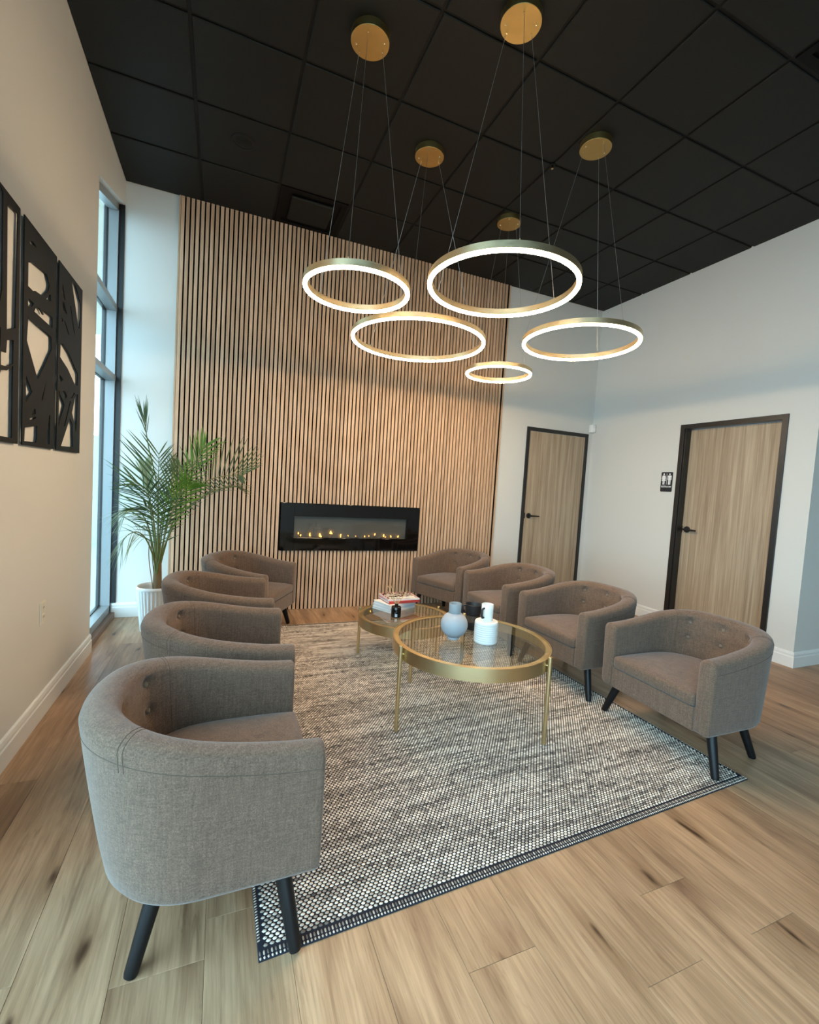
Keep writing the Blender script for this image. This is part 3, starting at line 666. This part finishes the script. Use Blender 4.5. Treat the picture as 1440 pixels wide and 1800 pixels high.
for j in range(NY):
    xs = (np.arange(NX) + 0.5 + (0.5 if j % 2 else 0.0)) / (NX + 0.5)
    uu.append(0.006 + xs * 0.988); vv.append(np.full(NX, 0.0115 + 0.977 * (j + 0.5) / NY))
    prev = 0.30 * prev + 0.95 * smooth1(NX, 19)
    tones.append(np.clip(0.76 + 0.125 * prev + 0.12 * rs.randn(NX), 0.15, 1.0))
uu, vv, tones = map(np.concatenate, (uu, vv, tones))
cen = ruv(uu, vv); ax = np.tile([0.9995, 0.03], (len(cen), 1)); ay = np.stack([-ax[:, 1], ax[:, 0]], 1)
n_ = len(cen)
nubs('woven_loops', cen, ax, ay, 0.0079 * (0.9 + 0.2 * rs.rand(n_)), 0.0054 * (0.9 + 0.2 * rs.rand(n_)), 0.0042, tones)
# bound hems: ribs along the two short edges, wrapped stitches along the long edges
hu, hv, hl, hw, ht = [], [], [], [], []
for v0, sg_ in ((0.0, 1), (1.0, -1)):
    for i in range(210):
        u = (i + 0.5) / 210
        hu += [u, u]; hv += [v0 + sg_ * 0.0018, v0 + sg_ * 0.0066]; hl += [0.0042, 0.0085]; hw += [0.0034, 0.0034]
        ht += [0.62 + 0.3 * rs.rand(), (0.55 if i % 2 else 0.22) + 0.2 * rs.rand()]
cen = ruv(np.array(hu), np.array(hv)); ax = np.tile([-0.02, 0.9998], (len(cen), 1)); ay = np.tile([0.9998, 0.02], (len(cen), 1))
nubs('bound_hem', cen, ax, ay, np.array(hl), np.array(hw), 0.0035, np.array(ht), 0.0048)
hu, hv = [], []
for u0 in (0.0022, 0.9978):
    for i in range(300): hu.append(u0); hv.append(0.02 + 0.96 * i / 299)
cen = ruv(np.array(hu), np.array(hv)); ax = np.tile([0.9, 0.436], (len(cen), 1)); ay = np.tile([-0.436, 0.9], (len(cen), 1))
nubs('edge_stitches', cen, ax, ay, np.full(len(cen), 0.0062), np.full(len(cen), 0.0036), 0.004, 0.55 + 0.4 * rs.rand(len(cen)), 0.003)

# ---------------------------------------------------------------- tub armchairs
W2, DB, TH = 0.348, -0.335, 0.086
def plan(bot):
    """U-shaped plan as stations (x, y) from the right arm front round the back to the left arm front"""
    xf, w2, xb, xs = (0.33, W2, DB, 0.03) if not bot else (0.33, W2 - 0.008, -0.255, 0.03)
    pts = []
    fr = [0, 0.004, 0.009, 0.016, 0.03, 0.055] + [0.055 + (0.30 - 0.055) * (i + 1) / 11 for i in range(11)]
    for d in fr: pts.append((xf - d, -w2))
    for i in range(1, 72):
        th = -PI / 2 + PI * i / 72; e = 2 / 2.35
        c, s_ = math.cos(th), math.sin(th)
        pts.append((xs - (xs - xb) * abs(c) ** e, w2 * math.copysign(abs(s_) ** e, s_)))
    for d in fr[::-1]: pts.append((xf - d, w2))
    return pts, len(fr), fr
PT, NF, FR = plan(False); PBt, _, _ = plan(True)
NS = len(PT)
def nrm2(P):
    out = []
    for i in range(len(P)):
        a, b = P[max(i - 1, 0)], P[min(i + 1, len(P) - 1)]; t_ = Vector((b[0] - a[0], b[1] - a[1])).normalized(); out.append(Vector((t_.y, -t_.x)) )
    return out
NT_ = nrm2(PT)     # outward is (t.y,-t.x) for this winding: right arm -> back -> left arm
arc = [0.0]
for i in range(1, NS): arc.append(arc[-1] + math.dist(PT[i], PT[i - 1]))
TOT = arc[-1]
def ztop(i):
    u = min(arc[i], TOT - arc[i]) / 0.70; u = min(1, u); return 0.592 + 0.086 * (u * u * (3 - 2 * u))
Z0 = 0.212
def outer(i, z):
    t_ = max(0, min(1, (z - Z0) / (ztop(i) - Z0))); t_ = t_ ** 0.75
    a, b = PBt[i], PT[i]; return Vector((a[0] + (b[0] - a[0]) * t_, a[1] + (b[1] - a[1]) * t_))
if (NT_[NS // 2]).x > 0: NT_ = [-n for n in NT_]
BUT = [(yy, zz) for zz in (0.612, 0.505) for yy in (-0.165, 0.0, 0.165)]
def th(i):
    u = min(1, max(0, (min(arc[i], TOT - arc[i]) - 0.22) / 0.45)); return TH + 0.016 * (u * u * (3 - 2 * u))
BUTI = []
def section(i):
    zt = ztop(i); r = 0.034; rx = th(i) / 2; out = []
    p = outer(i, Z0) - NT_[i] * 0.02; out.append((p, Z0))
    p = outer(i, Z0 + 0.006) - NT_[i] * 0.006; out.append((p, Z0 + 0.005))
    p = outer(i, Z0 + 0.02); out.append((p, Z0 + 0.018))
    for k_ in range(1, 9):
        z = Z0 + 0.018 + (zt - r - Z0 - 0.018) * k_ / 8; out.append((outer(i, z), z))
    p0 = outer(i, zt - r)
    for k_ in range(1, 8):
        a = PI * k_ / 8; out.append((p0 - NT_[i] * (rx - rx * math.cos(a)), zt - r + r * math.sin(a)))
    pin = p0 - NT_[i] * 2 * rx
    zb_ = Z0 + 0.004
    for k_ in range(0, 24):
        z = zt - r + (zb_ - zt + r) * k_ / 23
        # lean of the inner face follows the outer face
        lean = outer(i, zt - r) - outer(i, max(z, 0.42)); q = pin - lean * 0.8
        if q.x < 0.02:
            for ib, zz in BUTI:
                d2 = ((arc[i] - arc[ib]) * 0.68) ** 2 + (z - zz) ** 2
                q = q + NT_[i] * (0.017 * math.exp(-d2 / 0.00045) + 0.006 * math.exp(-d2 / 0.003)) * min(1, max(0, (zt - r - z) / 0.012))
        out.append((q, z))
    return out
for yy, zz in BUT:
    BUTI.append((min(range(NF, NS - NF), key=lambda i: abs((outer(i, ztop(i) - 0.034) - NT_[i] * 2 * (th(i) / 2)).y - yy)), zz))
def chair_shell():
    g = G(); v = []; sec = [section(i) for i in range(NS)]; m = len(sec[0])
    for i in range(NS):
        e = min(arc[i], TOT - arc[i]); r = 0.016
        cxx = sum((p for p, z in sec[i]), Vector((0, 0))) / m; czz = (Z0 + ztop(i)) / 2
        k_ = r * (1 - math.sqrt(max(0, 1 - ((r - e) / r) ** 2))) if e < r else 0.0
        mid = outer(i, 0.4) - NT_[i] * th(i) / 2
        for p, z in sec[i]:
            lat = (p - mid).dot(NT_[i]); lat2 = lat - math.copysign(min(k_, abs(lat)), lat)
            q = p + NT_[i] * (lat2 - lat)
            z2 = z - min(k_, 1) if z > 0.5 else (z + (k_ if z < 0.23 else 0))
            v.append((q.x, q.y, z2))
    f = [(i * m + k_, i * m + k_ + 1, (i + 1) * m + k_ + 1, (i + 1) * m + k_) for i in range(NS - 1) for k_ in range(m - 1)]
    f += [(i * m + m - 1, i * m, (i + 1) * m, (i + 1) * m + m - 1) for i in range(NS - 1)]
    f += [tuple(range(m)), tuple((NS - 1) * m + k_ for k_ in range(m))[::-1]]
    g.add(v, f); return g
def chair_cushion():
    out = []
    for i in range(NS):
        q = outer(i, 0.42) - NT_[i] * (th(i) + 0.003); lean = outer(i, ztop(i) - 0.034) - outer(i, 0.42)
        out.append(Vector((q.x, q.y)) + lean * 0.2)
    out = [p for i, p in enumerate(out) if 4 < i < NS - 5]
    fx = 0.336; n = 12; a, b = out[-1], out[0]
    rc = 0.02
    out += [Vector((fx - rc + rc * math.sin(t_), a.y - rc + rc * math.cos(t_))) for t_ in (0.2, 0.7, 1.1, 1.5)]
    out += [Vector((fx, a.y - rc + (b.y - a.y + 2 * rc) * k_ / n)) for k_ in range(1, n)]
    out += [Vector((fx - rc + rc * math.cos(t_), b.y + rc - rc * math.sin(t_))) for t_ in (0.07, 0.5, 0.9, 1.37)]
    c = Vector((0.06, 0)); N = len(out); v = []; g = G()
    lv = [(0.95, 0.336), (0.985, 0.338), (1.0, 0.347), (1.0, 0.385), (0.992, 0.398), (0.972, 0.405), (0.93, 0.409), (0.75, 0.416), (0.45, 0.421), (0.2, 0.423)]
    for s_, z in lv:
        for p in out: q = c + (p - c) * s_; v.append((q.x, q.y, z - (0.004 * max(0, (q.x - 0.2) / 0.13) if z > 0.4 else 0)))
    f = [(l * N + i, l * N + (i + 1) % N, (l + 1) * N + (i + 1) % N, (l + 1) * N + i) for l in range(len(lv) - 1) for i in range(N)]
    f += [tuple(range(N))[::-1], tuple((len(lv) - 1) * N + i for i in range(N))]
    return g.add(v, f)
def make_chair():
    t = link('tub_armchair', None)
    chair_shell().obj('shell', 'fabric', t, 50)
    chair_cushion().obj('seat_cushion', 'fabric', t, 60)
    bevel(G().box(0.20, 0.3285, -W2 + TH - 0.004, W2 - TH + 0.004, Z0 + 0.001, 0.334).obj('front_rail', 'fabric', t), 0.006, 2)
    poly = [(PBt[i][0] - NT_[i].x * 0.03, PBt[i][1] - NT_[i].y * 0.03) for i in range(5, NS - 5, 2)]
    G().prism(poly, 'z', Z0 + 0.004, Z0 + 0.014).obj('dust_cover', 'dust', t)
    # stitched seam below the rim and across it where back panel meets the arms
    pts = []
    for i in range(3, NS - 3):
        z = ztop(i) - 0.062; p = outer(i, z) + NT_[i] * 0.0004; pts.append((p.x, p.y, z))
    g = G().tube(pts, 0.0009, 6)
    for i in (NF + 12, NF + 58, NF + 13, NF + 59):
        sc = section(i); q = [(p.x + NT_[i].x * 0.0003, p.y + NT_[i].y * 0.0003, z + 0.0003) for p, z in sc[9:18]]
        g.tube(q, 0.0008, 5)
    for i in (NF + 12, NF + 59):
        sc = section(i); q = [(p.x - NT_[i].x * 0.0004, p.y - NT_[i].y * 0.0004, z) for p, z in sc[17:36]]
        g.tube(q, 0.0008, 5)
    for sy in (-1, 1): g.tube([(0.3305, sy * (W2 - TH - 0.002), Z0 + 0.01), (0.3305, sy * (W2 - TH - 0.002), 0.335)], 0.0012, 5)
    g.obj('seam', 'fabric_seam', t)
    # buttons sit in the dimples
    bme = G().lathe([(0.0, 0.009), (0.006, 0.0082), (0.0105, 0.005), (0.0125, 0.0), (0.0, -0.002)], 16).mesh('button', 'button', 60)
    for best, zz in BUTI:
        sc = section(best); kk = min(range(17, len(sc)), key=lambda q: abs(sc[q][1] - zz)); p, z = sc[kk]
        n3 = Vector((-NT_[best].x, -NT_[best].y, 0.25)).normalized()
        o = link('button', bme, t, (p.x + n3.x * 0.001, p.y + n3.y * 0.001, z)); o.rotation_euler = n3.to_track_quat('Z', 'Y').to_euler()
    for sx, (tx, ty), (bx_, by_), zb_ in ((1, (0.225, 0.285), (0.264, 0.355), 0.0095), (0, (-0.095, 0.215), (-0.155, 0.272), 0.0)):
        for sy in (-1, 1):
            a, b = Vector((tx, sy * ty, Z0 + 0.012)), Vector((bx_, sy * by_, zb_))
            d = (a - b).normalized()
            pts = [a, a.lerp(b, 0.35), a.lerp(b, 0.96), b + Vector((0, 0, 0))]
            G().tube(pts, [0.0245, 0.0225, 0.0185, 0.0165], 18).obj('leg', 'leg', t, 50)
    return t
proto = make_chair()
CH = [
 (-0.025, 1.570, 0.0, 'taupe tufted tub chair nearest the camera, its outer arm side filling the foreground'),
 (0.010, 2.372, -1.0, 'taupe tufted tub chair second from the camera with its back to the black wall art'),
 (-0.001, 3.210, 0.0, 'taupe tufted tub chair between the palm pot and the small brass table'),
 (0.209, 4.044, -29.1, 'taupe tufted tub chair angled beside the palm, below the left end of the fireplace'),
 (2.544, 1.709, 178.9, 'taupe tufted tub chair on the front corner of the rug, facing the large glass table'),
 (2.523, 2.555, 182.5, 'taupe tufted tub chair beside the large glass table, second from the camera in its row'),
 (2.487, 3.372, 181.2, 'taupe tufted tub chair in front of the narrow door, behind the white vase'),
 (2.355, 4.231, 202.0, 'taupe tufted tub chair angled against the slats below the right end of the fireplace')]
for i, (cx, cy_, a, lab) in enumerate(CH):
    if i == 0: o = proto
    else:
        o = proto.copy(); COL.objects.link(o)
        for c in proto.children:
            d = c.copy(); COL.objects.link(d); d.parent = o
    o.location = (cx, cy_, 0); o.rotation_euler = (0, 0, math.radians(a))
    tag(o, lab, 'armchair', 'tub armchairs around the rug')

# ---------------------------------------------------------------- glass-topped brass tables
def table(cx, cy_, R, zt, RL, angs, label):
    t = thing('coffee_table', label, 'coffee table', (cx, cy_, 0), 0, 'round brass tables')
    G().lathe([(R, zt - 0.070), (R, zt), (R - 0.004, zt), (R - 0.0045, zt - 0.006), (R - 0.007, zt - 0.006), (R - 0.008, zt - 0.003), (R - 0.034, zt - 0.003), (R - 0.035, zt - 0.018), (R - 0.006, zt - 0.018), (R - 0.006, zt - 0.070)], 128, closed=True).obj('rim', 'brass', t, 40)
    bevel(G().lathe([(0.0, zt - 0.0120), (R - 0.0355, zt - 0.0120), (R - 0.0355, zt - 0.0050), (0.0, zt - 0.0050)], 128).obj('glass_top', 'table_glass', t, 40), 0.001)
    for a in angs:
        a = math.radians(a); x_, y_ = RL * math.cos(a), RL * math.sin(a)
        L = bevel(G().tube([(x_, y_, 0.0095), (x_, y_, zt + 0.014)], 0.0115, 20).obj('leg', 'brass', t, 40), 0.002)
        m_ = R - 0.001; G().tube([(m_ * math.cos(a), m_ * math.sin(a), zt - 0.035), (x_, y_, zt - 0.035)], 0.007, 10).obj('leg_bracket', 'brass', t, 40)
    return t
TBX, TBY, TBZ = 1.395, 2.272, 0.474
table(TBX, TBY, 0.462, TBZ, 0.478, (188, 301.5, 65), 'large round brass table with a clear glass top, holding three vases')
TSX, TSY, TSZ = 1.320, 3.115, 0.372
table(TSX, TSY, 0.352, TSZ, 0.368, (141.5, 256.5, 20), 'smaller lower round brass table with glass top, holding a book stack')
GZ1, GZ2 = TBZ - 0.0049, TSZ - 0.0049

# vases on the large table
v = thing('vase', 'round pale grey ceramic vase with a wide straight neck', 'vase', (1.292, 2.300, GZ1), 0, 'vases on the large glass table')
prof = [(0.0, 0.0), (0.034, 0.0), (0.036, 0.004), (0.034, 0.010), (0.040, 0.014)]
for k_ in range(0, 15):
    a = math.radians(-62 + k_ * (62 + 66) / 14); prof.append((0.080 * math.cos(a) + 0.0, 0.083 + 0.078 * math.sin(a)))
prof += [(0.034, 0.152)]
G().lathe(prof, 56).obj('body', 'grey_ceramic', v, 60)
G().lathe([(0.033, 0.149), (0.0355, 0.153), (0.036, 0.156), (0.0365, 0.208), (0.0345, 0.210), (0.032, 0.208), (0.031, 0.165), (0.0, 0.160)], 48).obj('neck', 'grey_neck', v, 50)
v = thing('vase', 'white ribbed bottle vase with a slim neck and small black handle', 'vase', (1.452, 2.203, GZ1), 0, 'vases on the large glass table')
prof = [(0.0, 0.0), (0.064, 0.0), (0.067, 0.003)]
for k_ in range(9):
    z = 0.006 + k_ * 0.0125; prof += [(0.0675, z), (0.0688, z + 0.006), (0.0672, z + 0.012)]
prof += [(0.0670, 0.120), (0.063, 0.126), (0.035, 0.131)]
G().lathe(prof, 56).obj('body', 'white_ceramic', v, 45)
G().lathe([(0.033, 0.129), (0.0345, 0.133), (0.0345, 0.222), (0.0325, 0.224), (0.0305, 0.222), (0.0295, 0.14), (0.0, 0.136)], 44).obj('neck', 'white_ceramic', v, 50)
ha = math.radians(204); hx_, hy_ = math.cos(ha), math.sin(ha)
G().tube([(r_ * hx_, r_ * hy_, z) for r_, z in ((0.032, 0.203), (0.048, 0.202), (0.054, 0.194), (0.054, 0.162), (0.048, 0.150), (0.033, 0.149))], 0.0058, 10).obj('handle', 'black_ceramic', v, 60)
v = thing('vase', 'low matt black cup-shaped vase with a brown waist and loop handle', 'vase', (1.505, 2.445, GZ1), 0, 'vases on the large glass table')
G().lathe([(0.0, 0.0), (0.050, 0.0), (0.053, 0.004), (0.053, 0.050), (0.047, 0.056), (0.0, 0.056)], 44).obj('foot', 'black_ceramic', v, 40)
G().lathe([(0.0, 0.055), (0.045, 0.055), (0.045, 0.088), (0.0, 0.088)], 44).obj('waist', 'brown_ceramic', v, 40)
G().lathe([(0.0, 0.087), (0.040, 0.087), (0.048, 0.094), (0.054, 0.155), (0.052, 0.157), (0.050, 0.155), (0.044, 0.10), (0.0, 0.097)], 44).obj('cup', 'black_ceramic', v, 40)
ha = math.radians(178); hx_, hy_ = math.cos(ha), math.sin(ha)
G().tube([(r_ * hx_, r_ * hy_, z) for r_, z in ((0.050, 0.150), (0.066, 0.154), (0.075, 0.145), (0.074, 0.118), (0.064, 0.106), (0.048, 0.108))], 0.0055, 10).obj('handle', 'black_ceramic', v, 60)

# books and diffuser on the small table
def book(cx, cy_, z, L, Wd, th, rot, cover, label, top=None, spine=None):
    t = thing('book', label, 'book', (cx, cy_, z), math.radians(rot), 'books on the small glass table')
    bevel(G().box(-L / 2 + 0.004, L / 2 - 0.004, -Wd / 2 + 0.002, Wd / 2 - 0.004, 0.0025, th - 0.0025).obj('pages', 'paper', t), 0.001)
    g = G(); g.box(-L / 2, L / 2, -Wd / 2, Wd / 2, 0.0, 0.0025)
    g.box(-L / 2, L / 2, -Wd / 2, Wd / 2, th - 0.0025, th)
    bevel(g.obj('cover', cover, t), 0.0008)
    G().box(-L / 2, L / 2, -Wd / 2, -Wd / 2 + 0.0025, 0.0024, th - 0.0024).obj('spine', spine or cover, t)
    if top: G().box(-L / 2 + 0.012, L / 2 - 0.012, -Wd / 2 + 0.012, Wd / 2 - 0.012, th, th + 0.0006).obj('cover_print', top, t)
    return th
z = GZ2; bx0, by0 = 1.306, 3.330
for L, Wd, th, rot, dx, dy, cov, lab, top, spn in (
    (0.285, 0.205, 0.019, 27, 0.0, 0.0, 'cover_white', 'thick white book at the bottom of the stack', None, 'cover_white'),
    (0.280, 0.202, 0.017, 25, 0.003, 0.003, 'cover_blue', 'pale blue-edged book second from the bottom of the stack', None, 'cover_blue'),
    (0.278, 0.200, 0.022, 21, 0.008, 0.004, 'cover_white', 'white book in the middle of the stack below the red one', None, 'cover_white'),
    (0.272, 0.205, 0.020, 5, 0.046, 0.008, 'cover_red', 'red-spined book under the magazine on top of the stack', None, 'cover_red'),
    (0.272, 0.212, 0.013, 1, 0.050, 0.020, 'cover_white', 'glossy white-edged magazine with dark printed cover on top of the stack', 'magazine', 'cover_white')):
    book(bx0 + dx, by0 + dy, z, L, Wd, th, rot, cov, lab, top, spn); z += th + (0.0002)
mg = [o for o in COL.objects if o.name.startswith('cover_print')][0]
for sx in (1,):
    G().box(-0.132, -0.126, -0.10, 0.10, 0.0136, 0.0139).box(0.126, 0.132, -0.10, 0.10, 0.0136, 0.0139).box(-0.132, 0.132, 0.095, 0.101, 0.0136, 0.0139).obj('cover_border', 'cover_red', mg.parent)
    G().box(-0.11, 0.11, -0.080, -0.045, 0.0136, 0.0139).obj('cover_band', 'cover_white', mg.parent)
db = thing('reed_diffuser', 'small black glass reed diffuser bottle in front of the books', 'diffuser', (1.238, 3.098, GZ2))
bevel(G().lathe([(0.0, 0.0), (0.036, 0.0), (0.037, 0.003), (0.037, 0.072), (0.034, 0.077), (0.014, 0.080), (0.0, 0.080)], 40).obj('bottle', 'bottle', db, 40), 0.001)
G().lathe([(0.0, 0.079), (0.0135, 0.079), (0.0135, 0.099), (0.0, 0.099)], 24).obj('collar', 'bottle', db, 40)
la = math.radians(250)
g = G(); vv_ = []
for k_ in range(7):
    a = la - 0.25 + 0.5 * k_ / 6
    for z in (0.006, 0.028): vv_.append((0.0374 * math.cos(a), 0.0374 * math.sin(a), z))
    for z in (0.006, 0.028): vv_.append((0.0368 * math.cos(a), 0.0368 * math.sin(a), z))
g.add(vv_, [f for k_ in range(6) for f in ((4 * k_, 4 * k_ + 4, 4 * k_ + 5, 4 * k_ + 1), (4 * k_ + 2, 4 * k_ + 3, 4 * k_ + 7, 4 * k_ + 6))]); g.obj('bottle_label', 'cover_blue', db)
for dx, dy, h in ((-0.085, -0.01, 0.19), (-0.06, 0.05, 0.215), (-0.045, 0.02, 0.225), (0.03, -0.02, 0.20), (0.075, 0.0, 0.165), (0.095, 0.03, 0.18), (-0.02, -0.05, 0.21)):
    G().tube([(-dx * 0.06, -dy * 0.06, 0.085), (dx * 0.12, dy * 0.12, 0.10), (dx, dy, h + 0.01)], 0.0019, 6).obj('reed', 'reed', db)

# ---------------------------------------------------------------- potted palm
PX, PY = -0.478, 4.27
pm = thing('potted_palm', 'tall feathery palm in a white ribbed pot beside the window', 'potted palm', (0, 0, 0))
NFL = 30
def fl(a, z): return 0.030 * math.cos(NFL * a) if 0.008 < z < 0.355 else 0.0
prof = [(0.0, 0.0), (0.108, 0.0), (0.112, 0.006)] + [(0.112 + (0.146 - 0.112) * k_ / 8, 0.010 + 0.345 * k_ / 8) for k_ in range(9)] + [(0.150, 0.360), (0.152, 0.372), (0.150, 0.384), (0.144, 0.387), (0.138, 0.384), (0.134, 0.36), (0.128, 0.29)]
G().lathe(prof, NFL * 8, (PX, PY, 0), flute=fl).obj('pot', 'pot', pm, 60)
G().lathe([(0.0, 0.322), (0.06, 0.324), (0.120, 0.320), (0.128, 0.312), (0.0, 0.30)], 40, (PX, PY, 0)).obj('soil', 'soil', pm, 60)
G().tube([(PX + 0.005, PY - 0.01, 0.33), (PX + 0.004, PY - 0.012, 0.45), (PX + 0.004, PY - 0.015, 0.56), (PX + 0.0, PY - 0.015, 0.66)], [0.036, 0.034, 0.030, 0.016], 14).obj('trunk', 'sheath', pm, 60)
def spline(P, n):
    P = [Vector(p) for p in P]; P = [P[0] * 2 - P[1]] + P + [P[-1] * 2 - P[-2]]; out = []
    segs = len(P) - 3
    for k_ in range(n):
        u = k_ / (n - 1) * segs; i = min(int(u), segs - 1); t_ = u - i; a, b, c, d = P[i:i + 4]
        out.append(0.5 * (2 * b + (c - a) * t_ + (2 * a - 5 * b + 4 * c - d) * t_ ** 2 + (3 * b - a - 3 * c + d) * t_ ** 3))
    return out
def frond(P, side, s0, n, L, ang, droop, mat='leaf', wd=0.0085, asym=(1.0, 1.0), lift=0.0, stalk='stalk'):
    """rachis through P, n leaflet pairs from fraction s0 to the tip; side = leaflet plane direction"""
    side = Vector(side).normalized(); base = Vector((PX + 0.003, PY - 0.012, 0.40)); P = [base] + list(P)
    c = spline(P, 60); g = G(); g2 = G()
    g2.tube(c[::2] + [c[-1]], [0.0085 * (1 - 0.82 * k_ / 30) for k_ in range(31)], 7)
    for k_ in range(n):
        s_ = s0 + (1 - s0) * (k_ + 0.5) / n; i = min(int(s_ * 59), 58); p = c[i].lerp(c[i + 1], s_ * 59 - i)
        tg = (c[min(i + 2, 59)] - c[max(i - 1, 0)]).normalized(); q = (s_ - s0) / (1 - s0)
        env = math.sin(PI * (0.16 + 0.74 * q)) ** 0.7
        for sgn, asy in ((1, asym[0]), (-1, asym[1])):
            if asy <= 0: continue
            sd = (side - tg * side.dot(tg)).normalized() * sgn
            nv = tg.cross(sd).normalized()
            an = math.radians(ang * (1.15 - 0.55 * q) + rnd.uniform(-5, 5))
            d = (tg * math.cos(an) + sd * math.sin(an) + nv * sgn * lift * 0 + Vector((0, 0, lift)) + nv * rnd.uniform(-0.08, 0.08)).normalized()
            ln = L * env * asy * rnd.uniform(0.88, 1.08)
            wv = d.cross(nv).normalized(); w_ = wd * (0.75 + 0.25 * env)
            pts = []; 
            for j in range(5):
                t_ = j / 4; pts.append(p + d * ln * t_ + Vector((0, 0, -droop * ln * t_ * t_)))
            vv2 = []
            for j, pp in enumerate(pts):
                ww = w_ * (0.35, 0.95, 1.0, 0.72, 0.08)[j] * 0.5
                vv2 += [pp + wv * ww + nv * ww * 0.35, pp, pp - wv * ww + nv * ww * 0.35]
            g.add(vv2, [(j * 3 + a, j * 3 + a + 1, j * 3 + a + 4, j * 3 + a + 3) for j in range(4) for a in (0, 1)])
    fr_ = g.obj('frond', mat, pm, 180)
    g2.obj('rachis', stalk, fr_, 60)
    return fr_
frond([(-0.48, 4.25, 0.6), (-0.49, 4.25, 1.162), (-0.561, 4.25, 1.517), (-0.592, 4.25, 1.698), (-0.605, 4.25, 1.78)], (1, 0, 0.2), 0.70, 8, 0.21, 13, -0.05, 'leaf', 0.007)
frond([(-0.468, 4.22, 0.606), (-0.474, 4.18, 1.012), (-0.475, 4.15, 1.245), (-0.474, 4.12, 1.495)], (1, 0, 0), 0.32, 20, 0.48, 50, 0.05, 'leaf', 0.012, (0.62, 1.0))
frond([(-0.443, 4.25, 0.624), (-0.367, 4.25, 0.938), (-0.306, 4.27, 1.03), (-0.191, 4.3, 1.229), (-0.059, 4.33, 1.316), (0.108, 4.35, 1.352), (0.17, 4.35, 1.35)], (-0.25, 0.1, 1), 0.40, 26, 0.44, 74, 0.05, 'leaf', 0.012, (1.0, 0.30))
frond([(-0.458, 4.2, 0.609), (-0.337, 4.15, 0.948), (-0.22, 4.1, 1.092), (-0.083, 4.1, 1.198), (0.079, 4.1, 1.254), (0.14, 4.1, 1.24)], (0, 1, 0.15), 0.42, 22, 0.24, 42, 0.10, 'leaf', 0.010)
frond([(-0.454, 4.28, 0.619), (-0.396, 4.3, 1.054), (-0.269, 4.35, 1.342), (-0.195, 4.38, 1.506), (-0.15, 4.39, 1.60)], (0.8, 0, -0.5), 0.48, 20, 0.27, 34, 0.05, 'leaf_bright', 0.011)
frond([(-0.496, 4.25, 0.6), (-0.541, 4.22, 0.866), (-0.600, 4.2, 1.0), (-0.665, 4.17, 1.03), (-0.715, 4.15, 0.98)], (0.3, 0.9, -0.2), 0.40, 18, 0.27, 50, 0.40, 'leaf_pale', 0.007)
frond([(-0.488, 4.25, 0.6), (-0.517, 4.2, 1.009), (-0.570, 4.15, 1.184), (-0.64, 4.1, 1.256)], (0.6, 0.2, -0.7), 0.42, 19, 0.30, 52, 0.14, 'leaf', 0.009)
frond([(-0.494, 4.3, 0.592), (-0.555, 4.4, 0.992), (-0.590, 4.43, 1.24), (-0.610, 4.45, 1.36)], (1, 0.3, 0), 0.62, 14, 0.20, 20, 0.0, 'leaf_pale', 0.014)
frond([(-0.458, 4.2, 0.609), (-0.39, 4.1, 0.928), (-0.3, 4.02, 1.167), (-0.231, 3.98, 1.262)], (0.6, 0.3, -0.6), 0.45, 18, 0.24, 44, 0.12, 'leaf_bright', 0.010)
frond([(-0.467, 4.25, 0.6), (-0.437, 4.3, 1.004), (-0.371, 4.35, 1.247), (-0.336, 4.4, 1.40)], (0.9, 0.1, -0.3), 0.40, 20, 0.30, 46, 0.08, 'leaf', 0.010)
frond([(-0.495, 4.2, 0.609), (-0.541, 4.12, 0.785), (-0.60, 4.05, 0.861), (-0.665, 4.0, 0.83), (-0.70, 3.98, 0.76)], (0.4, 0.8, 0.2), 0.42, 15, 0.24, 50, 0.55, 'leaf_pale', 0.006)
frond([(-0.474, 4.2, 0.609), (-0.485, 4.1, 0.88), (-0.5, 4.0, 1.025), (-0.537, 3.95, 1.071)], (0.9, 0.2, 0.1), 0.42, 17, 0.25, 55, 0.22, 'leaf', 0.008)
frond([(-0.47, 4.24, 0.62), (-0.455, 4.20, 0.90), (-0.42, 4.14, 1.08), (-0.37, 4.08, 1.17)], (0.8, -0.2, -0.5), 0.36, 18, 0.22, 48, 0.2, 'leaf', 0.008)
for pts in ([(PX - 0.01, PY - 0.02, 0.34), (PX - 0.035, PY - 0.03, 0.62), (PX - 0.06, PY - 0.04, 0.82), (PX - 0.10, PY - 0.05, 0.90)], [(PX - 0.02, PY - 0.03, 0.34), (PX - 0.055, PY - 0.05, 0.60), (PX - 0.06, PY - 0.05, 0.78)]):
    G().tube(spline(pts, 14), 0.0035, 6).obj('dry_stalk', 'sheath', pm, 60)
